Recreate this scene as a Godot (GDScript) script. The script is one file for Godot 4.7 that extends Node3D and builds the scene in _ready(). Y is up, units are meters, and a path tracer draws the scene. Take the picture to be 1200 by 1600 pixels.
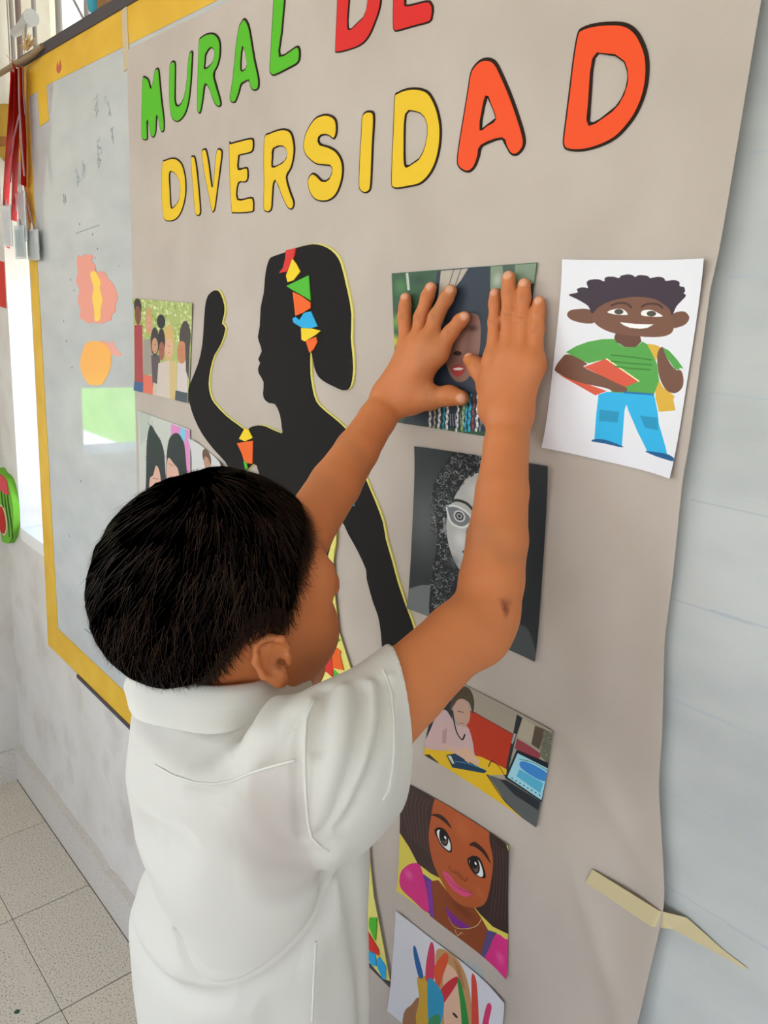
extends Node3D
# A boy presses both palms on a picture of a classroom mural. y up, metres, floor at y = 0, front of the whiteboard at z = 0.

const FLAT := Vector3(0, 0, 1)
var mats := {}

# ------------------------------------------------------------------ naming
func tag(o: Node, label: String, category := "", group := "") -> Node:
	o.set_meta("label", label)
	if category: o.set_meta("category", category)
	if group: o.set_meta("group", group)
	return o

func put(called: String, m: Mesh, mat: Material, parent: Node = self, at := Vector3.ZERO) -> MeshInstance3D:
	var o := MeshInstance3D.new()
	o.name = numbered(called, parent)
	o.mesh = m
	o.material_override = mat
	o.position = at
	parent.add_child(o, true)
	return o

func thing(called: String, label: String, category: String, at := Vector3.ZERO, group := "") -> Node3D:
	var o := Node3D.new()
	o.name = numbered(called, self)
	o.position = at
	add_child(o, true)
	tag(o, label, category, group)
	return o

func numbered(called: String, parent: Node) -> String:
	if not parent.has_node(NodePath(called)): return called
	var i := 1
	while parent.has_node(NodePath("%s_%03d" % [called, i])): i += 1
	return "%s_%03d" % [called, i]

func struct(called: String, m: Mesh, mat: Material, at := Vector3.ZERO) -> MeshInstance3D:
	var o := put(called, m, mat, self, at)
	o.set_meta("kind", "structure")
	return o

# ------------------------------------------------------------------ materials
func mat(key: String, col: Color, rough := 0.8, spec := 0.4) -> StandardMaterial3D:
	if mats.has(key): return mats[key]
	var m := StandardMaterial3D.new()
	m.albedo_color = col
	m.roughness = rough
	m.metallic_specular = spec
	mats[key] = m
	return m

func noise(freq: float, oct: int, sd: int, kind := FastNoiseLite.TYPE_SIMPLEX_SMOOTH) -> FastNoiseLite:
	var n := FastNoiseLite.new()
	n.seed = sd
	n.noise_type = kind
	n.frequency = freq
	n.fractal_octaves = oct
	return n

func noise_tex(freq: float, oct: int, sd: int, cols: Array, offs: Array, size := 512, kind := FastNoiseLite.TYPE_SIMPLEX_SMOOTH) -> NoiseTexture2D:
	var t := NoiseTexture2D.new()
	t.noise = noise(freq, oct, sd, kind)
	t.width = size
	t.height = size
	t.seamless = true
	var g := Gradient.new()
	g.offsets = PackedFloat32Array(offs)
	var pc := PackedColorArray()
	for c in cols: pc.append(Color(c))
	g.colors = pc
	t.color_ramp = g
	return t

func grain(key: String, tex: Texture2D, scale: float, rough: float, spec := 0.4) -> StandardMaterial3D:
	var m := mat(key, Color.WHITE, rough, spec)
	m.albedo_texture = tex
	m.uv1_triplanar = true
	m.uv1_world_triplanar = true
	m.uv1_scale = Vector3.ONE * scale
	return m

# ------------------------------------------------------------------ shapes
func box_into(st: SurfaceTool, lo: Vector3, hi: Vector3, bev := 0.0) -> void:
	# box with chamfered edges
	var c := (lo + hi) * 0.5
	var h := (hi - lo) * 0.5
	var b: float = min(bev, min(h.x, min(h.y, h.z)) * 0.9)
	for ax in 3:
		for s in [-1.0, 1.0]:
			var n := Vector3.ZERO; n[ax] = s
			var u := Vector3.ZERO; u[(ax + 1) % 3] = 1.0
			var v := n.cross(u)
			var hu: float = abs(h.dot(u)) - b
			var hv: float = abs(h[(ax + 2) % 3]) - b
			var o: Vector3 = c + n * h[ax]
			quad(st, o - u * hu + v * hv, o + u * hu + v * hv, o + u * hu - v * hv, o - u * hu - v * hv)
	if b <= 0.0: return
	for ax in 3:
		var a1 := (ax + 1) % 3
		var a2 := (ax + 2) % 3
		for s1 in [-1.0, 1.0]:
			for s2 in [-1.0, 1.0]:
				var e := Vector3.ZERO; e[ax] = h[ax] - b
				var p1 := c; p1[a1] += s1 * h[a1]; p1[a2] += s2 * (h[a2] - b)
				var p2 := c; p2[a1] += s1 * (h[a1] - b); p2[a2] += s2 * h[a2]
				if s1 * s2 > 0: quad(st, p1 - e, p1 + e, p2 + e, p2 - e)
				else: quad(st, p2 - e, p2 + e, p1 + e, p1 - e)
	for sx in [-1.0, 1.0]:
		for sy in [-1.0, 1.0]:
			for sz in [-1.0, 1.0]:
				var sg := Vector3(sx, sy, sz)
				var px := c + sg * (h - Vector3(0, b, b))
				var py := c + sg * (h - Vector3(b, 0, b))
				var pz := c + sg * (h - Vector3(b, b, 0))
				if sx * sy * sz > 0: tri(st, px, pz, py)
				else: tri(st, px, py, pz)

func tri(st: SurfaceTool, a: Vector3, b: Vector3, c: Vector3) -> void:
	# clockwise seen from the front
	st.set_normal((c - a).cross(b - a).normalized())
	st.add_vertex(a); st.add_vertex(b); st.add_vertex(c)

func quad(st: SurfaceTool, a: Vector3, b: Vector3, c: Vector3, d: Vector3) -> void:
	tri(st, a, b, c); tri(st, a, c, d)

func begin() -> SurfaceTool:
	var st := SurfaceTool.new()
	st.begin(Mesh.PRIMITIVE_TRIANGLES)
	return st

func box(lo: Vector3, hi: Vector3, bev := 0.0) -> ArrayMesh:
	var st := begin()
	box_into(st, lo, hi, bev)
	return st.commit()

func boxes(list: Array, bev := 0.0) -> ArrayMesh:
	var st := begin()
	for b in list: box_into(st, b[0], b[1], bev)
	return st.commit()

func tube_into(st: SurfaceTool, pts: Array, radii: Array, sides := 10, flat := 1.0, up := Vector3.UP) -> void:
	# swept tube with closed ends; flat squeezes it along one axis
	var n := pts.size()
	var rings := []
	for i in n:
		var t: Vector3 = (pts[min(i + 1, n - 1)] - pts[max(i - 1, 0)]).normalized()
		var u := t.cross(up)
		if u.length() < 0.05: u = t.cross(Vector3(1, 0, 0.3))
		u = u.normalized()
		var v := u.cross(t)
		var r: float = radii[min(i, radii.size() - 1)]
		var ring := []
		for k in sides:
			var a := TAU * k / sides
			ring.append([pts[i] + u * cos(a) * r + v * sin(a) * r * flat, (u * cos(a) * flat + v * sin(a)).normalized()])
		rings.append(ring)
	for i in n - 1:
		for k in sides:
			var k2 := (k + 1) % sides
			for q in [[i, k], [i, k2], [i + 1, k2], [i, k], [i + 1, k2], [i + 1, k]]:
				st.set_normal(rings[q[0]][q[1]][1])
				st.add_vertex(rings[q[0]][q[1]][0])
	for e in [0, n - 1]:
		var t: Vector3 = (pts[1] - pts[0]).normalized() * -1.0 if e == 0 else (pts[n - 1] - pts[n - 2]).normalized()
		for k in range(1, sides - 1):
			var order := [0, k + 1, k] if e == 0 else [0, k, k + 1]
			for q in order:
				st.set_normal(t); st.add_vertex(rings[e][q][0])

func tube(pts: Array, radii: Array, sides := 10, flat := 1.0, up := Vector3.UP) -> ArrayMesh:
	var st := begin()
	tube_into(st, pts, radii, sides, flat, up)
	return st.commit()

func flat_pts(a: Array) -> PackedVector2Array:
	# wall points given in tenths of a millimetre
	var o := PackedVector2Array()
	for i in range(0, a.size(), 2): o.append(Vector2(a[i], a[i + 1]) * 0.0001)
	return o

func rounded(p: PackedVector2Array, steps := 3) -> PackedVector2Array:
	var o := PackedVector2Array()
	var n := p.size()
	for i in n:
		for s in steps:
			o.append(p[i].cubic_interpolate(p[(i + 1) % n], p[(i - 1 + n) % n], p[(i + 2) % n], float(s) / steps))
	return o

func keyhole(outer: PackedVector2Array, hole: PackedVector2Array) -> PackedVector2Array:
	if Geometry2D.is_polygon_clockwise(outer) == Geometry2D.is_polygon_clockwise(hole): hole.reverse()
	var bi := 0; var bj := 0; var bd := 1e9
	for i in outer.size():
		for j in hole.size():
			var dd := outer[i].distance_squared_to(hole[j])
			if dd < bd: bd = dd; bi = i; bj = j
	var o := PackedVector2Array()
	for i in bi + 1: o.append(outer[i])
	for j in hole.size() + 1: o.append(hole[(bj + j) % hole.size()])
	for i in range(bi, outer.size()): o.append(outer[i])
	return o

func cutout(outer: PackedVector2Array, holes: Array, z0: float, z1: float, on_paper := true) -> ArrayMesh:
	# a flat cut-out of card with its own thickness, lying on the mural paper
	var st := begin()
	var loop := outer
	for h in holes: loop = keyhole(loop, h)
	var idx := Geometry2D.triangulate_polygon(loop)
	var lift := func(p: Vector2, z: float) -> Vector3: return Vector3(p.x, p.y, z + (paper_z(p.x, p.y) if on_paper else 0.0))
	for i in range(0, idx.size(), 3):
		var a := loop[idx[i]]; var b := loop[idx[i + 1]]; var c := loop[idx[i + 2]]
		if (b - a).cross(c - a) > 0: var t := b; b = c; c = t
		for q in [a, b, c]:
			st.set_normal(FLAT); st.add_vertex(lift.call(q, z1))
		for q in [a, c, b]:
			st.set_normal(-FLAT); st.add_vertex(lift.call(q, z0))
	for ring in [outer] + holes:
		var cw: bool = Geometry2D.is_polygon_clockwise(ring)
		var is_hole: bool = ring != outer
		for i in ring.size():
			var a: Vector2 = ring[i]
			var b: Vector2 = ring[(i + 1) % ring.size()]
			if cw == is_hole: var t := a; a = b; b = t
			quad(st, lift.call(a, z1), lift.call(b, z1), lift.call(b, z0), lift.call(a, z0))
	return st.commit()

func inset(p: PackedVector2Array, by: float) -> PackedVector2Array:
	var best := PackedVector2Array()
	for q in Geometry2D.offset_polygon(p, by):
		if q.size() > best.size(): best = q
	return best

func paper_edge(y: float) -> float:
	# the paper's cut right side, from the top down
	var edge := [[1.8000, -0.2648], [1.6081, -0.2648], [1.5290, -0.2648], [1.4480, -0.2656], [1.4211, -0.2676], [1.3441, -0.2657], [1.3053, -0.2647], [1.2778, -0.2653], [1.1980, -0.2605], [1.1430, -0.2585], [1.0604, -0.2465], [1.0163, -0.2422], [0.9166, -0.2192], [0.8936, -0.2189], [0.8522, -0.2200], [0.7803, -0.2214], [0.4000, -0.2294]]
	for k in edge.size() - 1:
		if y <= edge[k][0] and y >= edge[k + 1][0]: return lerpf(edge[k + 1][1], edge[k][1], (y - edge[k + 1][0]) / (edge[k][0] - edge[k + 1][0]))
	return edge[0][1] if y > edge[0][0] else edge[-1][1]

func paper_z(x: float, y: float) -> float:
	# how far the mural paper stands off the board: flat where it is glued, loose and creased along its right side and below
	var e: float = smoothstep(-0.40, -0.24, x)
	var low: float = smoothstep(1.02, 0.74, y)
	var edge_x := paper_edge(y)
	var rim: float = smoothstep(edge_x - 0.065, edge_x + 0.01, x)
	var z := 0.0018 + 0.0025 * e * e * (0.8 + 0.5 * sin(y * 9.0)) + 0.0095 * rim * rim
	z += low * (0.0035 + 0.004 * sin(x * 17.0 + y * 9.0) + 0.0025 * sin(x * 31.0 - y * 21.0)) * smoothstep(-0.62, -0.36, x)
	return z

func sheet(corners: Array, thick: float, lift: float, curl := 0.0, nx := 12, ny := 14) -> ArrayMesh:
	# a sheet of paper from its four corners (clockwise from top left), following the mural paper, its corners curling off by curl
	var st := begin()
	var at := func(u: float, v: float, back: bool) -> Vector3:
		var p: Vector3 = corners[0].lerp(corners[1], u).lerp(corners[3].lerp(corners[2], u), v)
		var cc: float = pow(abs(u * 2.0 - 1.0), 4.0) * pow(abs(v * 2.0 - 1.0), 4.0)
		p.z = paper_z(p.x, p.y) + lift + curl * cc - (thick if back else 0.0)
		return p
	for j in ny:
		for i in nx:
			for back in [false, true]:
				var order := [[0, 0], [1, 0], [1, 1], [0, 0], [1, 1], [0, 1]]
				if back: order.reverse()
				for q in order:
					var u: float = float(i + q[0]) / nx
					var v: float = float(j + q[1]) / ny
					st.set_uv(Vector2(u, v))
					st.set_normal(-FLAT if back else FLAT)
					st.add_vertex(at.call(u, v, back))
	st.set_uv(Vector2(0.002, 0.002))
	for i in nx:
		var a := float(i) / nx
		var b := float(i + 1) / nx
		quad(st, at.call(a, 0.0, true), at.call(b, 0.0, true), at.call(b, 0.0, false), at.call(a, 0.0, false))
		quad(st, at.call(a, 1.0, false), at.call(b, 1.0, false), at.call(b, 1.0, true), at.call(a, 1.0, true))
	for j in ny:
		var a := float(j) / ny
		var b := float(j + 1) / ny
		quad(st, at.call(0.0, a, true), at.call(0.0, a, false), at.call(0.0, b, false), at.call(0.0, b, true))
		quad(st, at.call(1.0, a, false), at.call(1.0, a, true), at.call(1.0, b, true), at.call(1.0, b, false))
	return st.commit()

# ------------------------------------------------------------------ prints on the pictures (flat colour shapes, drawn at twice the size)
func uvpts(im: Image, a: Array) -> PackedVector2Array:
	var o := PackedVector2Array()
	for i in range(0, a.size(), 2): o.append(Vector2(a[i] * 0.001 * im.get_width(), a[i + 1] * 0.001 * im.get_height()))
	return o

func fill_poly(im: Image, p: PackedVector2Array, c: Color) -> void:
	var lo := 1e9; var hi := -1e9
	for q in p: lo = min(lo, q.y); hi = max(hi, q.y)
	var n := p.size()
	for y in range(max(0, int(floor(lo))), min(im.get_height(), int(ceil(hi)) + 1)):
		var xs := []
		var yy := y + 0.5
		for i in n:
			var a := p[i]; var b := p[(i + 1) % n]
			if (a.y <= yy) != (b.y <= yy): xs.append(a.x + (yy - a.y) / (b.y - a.y) * (b.x - a.x))
		xs.sort()
		for k in range(0, xs.size() - 1, 2):
			var x0: int = max(0, int(round(xs[k])))
			var x1: int = min(im.get_width(), int(round(xs[k + 1])))
			if x1 > x0: im.fill_rect(Rect2i(x0, y, x1 - x0, 1), c)

func poly(im: Image, col: String, a: Array, smooth := 0) -> void:
	var p := uvpts(im, a)
	fill_poly(im, rounded(p, 5) if smooth else p, Color(col))

func stroke_pts(im: Image, c: Color, w: float, p: PackedVector2Array) -> void:
	for i in p.size() - 1:
		var d := (p[i + 1] - p[i])
		if d.length() < 0.01: continue
		var s := d.normalized().orthogonal() * w
		fill_poly(im, PackedVector2Array([p[i] + s, p[i + 1] + s, p[i + 1] - s, p[i] - s]), c)
	for q in p: disc(im, c, q, w)

func disc(im: Image, c: Color, q: Vector2, r: float) -> void:
	for y in range(int(-r), int(r) + 1):
		var x := sqrt(max(0.0, r * r - y * y))
		if q.y + y >= 0 and q.y + y < im.get_height():
			im.fill_rect(Rect2i(int(round(q.x - x)), int(q.y + y), max(1, int(round(2 * x))), 1).intersection(Rect2i(0, 0, im.get_width(), im.get_height())), c)

func stroke(im: Image, col: String, w: float, a: Array) -> void:
	var p := uvpts(im, a)
	var o := PackedVector2Array()
	for i in p.size() - 1:
		for s in 6: o.append(p[i].cubic_interpolate(p[i + 1], p[max(i - 1, 0)], p[min(i + 2, p.size() - 1)], s / 6.0))
	o.append(p[-1])
	stroke_pts(im, Color(col), w * im.get_width() / 1600.0, o)

func blob(im: Image, col: String, cx: float, cy: float, rx: float, ry: float, soft := 0.0, alpha := 1.0) -> void:
	var c := Color(col)
	var w := im.get_width(); var h := im.get_height()
	cx *= 0.001 * w; cy *= 0.001 * h; rx *= 0.001 * w; ry *= 0.001 * h
	if soft == 0.0:
		var p := PackedVector2Array()
		for k in 40: p.append(Vector2(cx + cos(TAU * k / 40) * rx, cy + sin(TAU * k / 40) * ry))
		fill_poly(im, p, c)
		return
	for y in range(max(0, int(cy - ry)), min(h, int(cy + ry) + 1), 2):
		for x in range(max(0, int(cx - rx)), min(w, int(cx + rx) + 1), 2):
			var d := Vector2((x - cx) / rx, (y - cy) / ry).length()
			if d < 1.0:
				var f := alpha * (1.0 - smoothstep(1.0 - soft, 1.0, d))
				im.fill_rect(Rect2i(x, y, 2, 2).intersection(Rect2i(0, 0, w, h)), im.get_pixel(x, y).lerp(c, f))

func specks(im: Image, a: Array, count: int, c1: String, c2: String, size: int) -> void:
	var p := uvpts(im, a)
	var r := RandomNumberGenerator.new(); r.seed = 7
	var bb := Rect2(p[0], Vector2.ZERO)
	for q in p: bb = bb.expand(q)
	for i in count:
		var q := bb.position + Vector2(r.randf(), r.randf()) * bb.size
		var s := r.randf_range(0.3, 1.0) * size
		var turn := r.randf() * TAU
		if Geometry2D.is_point_in_polygon(q, p):
			var o := PackedVector2Array()
			for k in 5: o.append(q + Vector2(cos(turn + TAU * k / 5), sin(turn + TAU * k / 5)) * s * r.randf_range(0.5, 1.2))
			fill_poly(im, o, Color(c1).lerp(Color(c2), r.randf()))

func curls(im: Image, a: Array, count: int, size: float) -> void:
	# ringlets drawn as pale arcs
	var p := uvpts(im, a)
	var r := RandomNumberGenerator.new(); r.seed = 3
	var bb := Rect2(p[0], Vector2.ZERO)
	for q in p: bb = bb.expand(q)
	var n := 0
	while n < count:
		var q := bb.position + Vector2(r.randf(), r.randf()) * bb.size
		if not Geometry2D.is_point_in_polygon(q, p): continue
		n += 1
		var rad := r.randf_range(0.4, 1.1) * size * 1.5
		var a0 := r.randf() * TAU
		var dark := r.randf() < 0.35
		var o := PackedVector2Array()
		for k in 8: o.append(q + Vector2(cos(a0 + k * 0.5), sin(a0 + k * 0.5) * 0.8) * rad)
		stroke_pts(im, Color("0c0d10") if dark else Color("3c3e42").lerp(Color("c4c5c4"), pow(r.randf(), 2.0)), 1.6, o)

func beadrow(im: Image, col: String, a: Array, k: int) -> void:
	var p := uvpts(im, a)
	var n := 16
	for i in n:
		var q := p[0].lerp(p[1], i / float(n))
		disc(im, Color(col).darkened(0.25 if (i + k) % 3 == 0 else 0.0), q + Vector2(sin(i * 1.3 + k) * 4.0, 0), 7.0 if k % 2 else 9.0)

func spikes(im: Image, col: String, a: Array, count: int) -> void:
	var p := uvpts(im, a)
	var r := RandomNumberGenerator.new(); r.seed = 5
	for i in count:
		var q := p[0].cubic_interpolate(p[2], p[1] * 2.0 - p[2], p[1] * 2.0 - p[0], i / float(count))
		q = (p[0].lerp(p[1], i * 2.0 / count) if i * 2 < count else p[1].lerp(p[2], i * 2.0 / count - 1.0))
		stroke_pts(im, Color(col), 1.5, PackedVector2Array([q, q + Vector2(r.randf_range(-40, 40), r.randf_range(-60, 0))]))

func done(im: Image) -> Image:
	im.resize(im.get_width() / 2, im.get_height() / 2, Image.INTERPOLATE_LANCZOS)
	return im

func print_mat(im: Image, rough := 0.45) -> StandardMaterial3D:
	var m := StandardMaterial3D.new()
	m.albedo_texture = ImageTexture.create_from_image(im)
	m.texture_repeat = false
	m.roughness = rough
	m.metallic_specular = 0.35
	return m

func draw_boy() -> Image:
	var im := Image.create_empty(800, 1040, false, Image.FORMAT_RGB8)
	im.fill(Color("e6e4e6"))
	poly(im,"dcae3e",[679,391,735,390,772,399,772,423,756,466,800,555,837,587,890,603,928,617,922,635,949,681,832,703,793,642,759,502],0)
	poly(im,"d9593f",[56,593,134,602,441,642,360,673,266,648],0)
	poly(im,"2fb0e0",[383,667,442,646,585,634,602,663,587,724,604,906,490,891,395,899,384,764],0)
	poly(im,"2fb0e0",[592,638,779,625,822,704,844,759,942,892,791,904,698,816,614,721,590,686],0)
	poly(im,"2592bb",[403,742,551,736,550,790,414,800],0)
	poly(im,"2592bb",[701,737,828,732,845,792,746,791],0)
	poly(im,"1f5a8c",[376,912,409,895,490,891,604,904,596,911,470,910],1)
	poly(im,"1f5a8c",[790,902,942,892,1003,904,1003,917,877,917,794,909],1)
	poly(im,"57a349",[446,380,357,387,256,406,165,435,92,471,163,491,277,515,410,482,476,646,629,634,779,623,800,555,769,480,724,433,679,391,646,381,604,410,531,416,484,403],0)
	poly(im,"1f6fa5",[563,631,773,621,777,629,565,641],0)
	poly(im,"76503d",[782,398,815,413,832,447,901,493,945,496,972,532,971,574,929,602,870,598,823,567,788,520,765,459,762,424],1)
	poly(im,"57a349",[792,399,839,411,906,448,961,485,933,484,930,494,901,493,861,465,827,444],0)
	poly(im,"d9593f",[399,483,659,572,590,601,554,615,393,570,245,537],0)
	stroke(im,"f3e6b0",7,[408,482,659,572])
	poly(im,"76503d",[112,481,265,516,245,537,393,570,488,592,581,613,574,632,498,640,427,628,261,621,122,603,28,579,21,556,55,513],1)
	poly(im,"6b4636",[452,350,626,358,639,382,604,410,530,415,460,393,443,373],0)
	stroke(im,"3f8235",7,[440,461,572,460,725,463])
	stroke(im,"3f8235",7,[446,491,578,491,730,486])
	stroke(im,"3f8235",7,[473,514,583,515,725,510])
	poly(im,"76503d",[68,275,89,255,154,245,225,243,264,263,284,307,215,315,129,307,84,293],1)
	poly(im,"76503d",[824,248,868,232,911,231,942,247,948,263,931,284,892,299,840,303],1)
	poly(im,"7a523f",[253,264,303,225,387,193,493,178,598,172,681,178,755,200,810,228,833,268,848,315,814,341,738,354,636,358,508,358,395,346,310,321,270,293],1)
	poly(im,"3d2e39",[259,264,223,228,146,200,66,176,130,163,124,145,170,137,206,138,192,114,210,99,267,95,319,103,322,87,354,80,421,86,435,75,482,69,532,79,556,71,597,72,631,84,670,79,719,79,740,94,800,92,839,98,848,117,882,123,891,143,883,148,902,160,876,183,845,210,824,248,799,222,744,197,681,178,598,172,493,178,388,197,304,229],1)
	blob(im,"3d2e39",259,113,59,19,0.0,1.0)
	blob(im,"3d2e39",374,97,50,17,0.0,1.0)
	blob(im,"3d2e39",485,85,49,17,0.0,1.0)
	blob(im,"3d2e39",590,86,45,15,0.0,1.0)
	blob(im,"3d2e39",693,93,47,16,0.0,1.0)
	blob(im,"3d2e39",798,108,48,17,0.0,1.0)
	blob(im,"3d2e39",172,149,45,13,0.0,1.0)
	blob(im,"3d2e39",866,137,25,13,0.0,1.0)
	poly(im,"efece6",[371,252,418,236,478,234,518,255,499,261,423,261],1)
	blob(im,"4d463c",453,247,32,13,0.0,1.0)
	poly(im,"efece6",[616,236,671,230,724,242,759,257,678,261,615,257],1)
	blob(im,"4d463c",680,247,32,13,0.0,1.0)
	poly(im,"f4f2ee",[469,297,582,300,707,296,668,314,618,322,544,320,498,310],0)
	stroke(im,"4a3128",10,[392,219,445,205,499,206,537,223])
	stroke(im,"4a3128",10,[607,218,645,203,716,203,749,218])
	return done(im)

func draw_curly() -> Image:
	var im := Image.create_empty(800, 1040, false, Image.FORMAT_RGB8)
	im.fill(Color("2a2d30"))
	blob(im,"5c605f",103,423,343,403,1.0,0.9)
	poly(im,"6e7271",[3,873,103,825,201,799,243,991,-16,1025],0)
	poly(im,"4b504f",[724,994,817,886,880,841,934,851,987,927,1005,1022,727,1028],1)
	poly(im,"17181c",[195,151,330,-3,527,-33,668,-22,808,71,867,287,873,622,826,849,652,971,376,962,201,1003,186,793,220,497,162,269],1)
	poly(im,"b9b8b4",[559,82,441,124,383,190,336,261,293,352,290,436,317,534,377,624,471,685,583,703,695,622,785,472,793,300,760,154,676,80],1)
	blob(im,"d8d7d2",508,199,129,97,1.0,0.8)
	blob(im,"e0dfda",405,479,86,82,1.0,0.7)
	blob(im,"6d6d6a",363,618,89,64,1.0,0.6)
	blob(im,"4a4a48",518,493,72,35,1.0,0.5)
	poly(im,"8b8a86",[254,396,259,376,279,382,297,473,276,481],0)
	stroke(im,"2a2a2a",16,[299,290,363,266,440,272,491,300])
	poly(im,"77787a",[285,316,353,305,424,316,470,344,460,379,406,408,333,396,298,360],1)
	blob(im,"cfcfcd",389,352,47,33,0.0,1.0)
	blob(im,"3a3a3a",389,352,34,24,0.0,1.0)
	blob(im,"a8a8a6",389,352,22,15,0.0,1.0)
	blob(im,"1a1a1a",389,352,11,8,0.0,1.0)
	stroke(im,"dededc",13,[281,312,352,300,430,315,483,345,473,380,412,412,334,402,298,360,281,312])
	stroke(im,"dededc",13,[483,351,530,329,579,330])
	stroke(im,"4c4c4a",10,[462,404,455,442,491,458])
	stroke(im,"504d4c",14,[435,547,496,524,569,522])
	curls(im,[195,151,330,-3,527,-28,668,-22,651,57,488,95,406,160,335,243,281,316,267,394,295,501,337,614,393,676,377,801,343,886,215,994,179,794,227,591,179,505,156,375,161,251],620,11)
	return done(im)

func draw_beads() -> Image:
	var im := Image.create_empty(880, 840, false, Image.FORMAT_RGB8)
	im.fill(Color("38583f"))
	blob(im,"4d7a4a",69,94,89,94,1.0,1)
	blob(im,"2f4a38",217,49,98,49,1.0,1)
	blob(im,"6f9a48",28,320,95,81,1.0,1)
	blob(im,"c9c23a",5,449,83,74,1.0,1)
	blob(im,"3b5b40",171,211,89,86,1.0,1)
	poly(im,"b9bfb0",[114,5,134,4,146,116,125,116],0)
	poly(im,"2f3742",[355,7,522,-2,714,4,816,970,51,1004,293,631,318,286],0)
	poly(im,"b3a897",[381,7,572,5,527,71,414,184,360,213],0)
	stroke(im,"5c5a58",5,[472,9,426,144])
	stroke(im,"5c5a58",5,[523,7,478,126])
	poly(im,"7f8f77",[720,4,996,3,998,141,728,133],0)
	blob(im,"b5b7a8",769,81,46,63,1.0,0.9)
	poly(im,"4c5c50",[794,4,870,4,888,129,820,127],0)
	poly(im,"39463f",[866,129,1013,108,1053,478,789,980,728,133],0)
	poly(im,"8d6659",[487,306,663,285,685,537,620,656,536,686,459,620,424,459],1)
	blob(im,"a97f6e",550,455,68,123,1.0,0.8)
	blob(im,"3a2a2a",526,511,31,14,0.0,1.0)
	blob(im,"4a3433",624,357,65,31,1.0,0.8)
	poly(im,"a8423f",[481,601,537,580,590,597,576,636,534,656,492,635],1)
	poly(im,"efe6da",[495,606,538,597,581,600,560,613,510,616],0)
	beadrow(im,"d8d2c4",[319,860,308,1042],0)
	beadrow(im,"b9a48a",[359,855,350,1036],1)
	beadrow(im,"dedbd2",[399,851,391,1030],2)
	beadrow(im,"2f9fb0",[438,847,432,1024],3)
	beadrow(im,"e4e2da",[466,844,460,1020],4)
	beadrow(im,"e4e2da",[552,835,549,1008],5)
	beadrow(im,"8fb06a",[596,830,595,1001],6)
	beadrow(im,"2fb3d0",[616,765,621,998],7)
	beadrow(im,"2fb3d0",[645,762,650,993],8)
	beadrow(im,"9a4a48",[673,760,680,989],9)
	beadrow(im,"dedbd2",[705,757,713,985],10)
	beadrow(im,"7c8a90",[732,754,742,981],11)
	stroke(im,"bfc3c4",3,[487,894,496,967])
	stroke(im,"bfc3c4",3,[508,892,518,964])
	stroke(im,"bfc3c4",3,[529,889,539,961])
	stroke(im,"bfc3c4",3,[550,887,561,959])
	stroke(im,"bfc3c4",3,[571,884,582,956])
	stroke(im,"bfc3c4",3,[592,882,603,953])
	return done(im)

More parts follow.
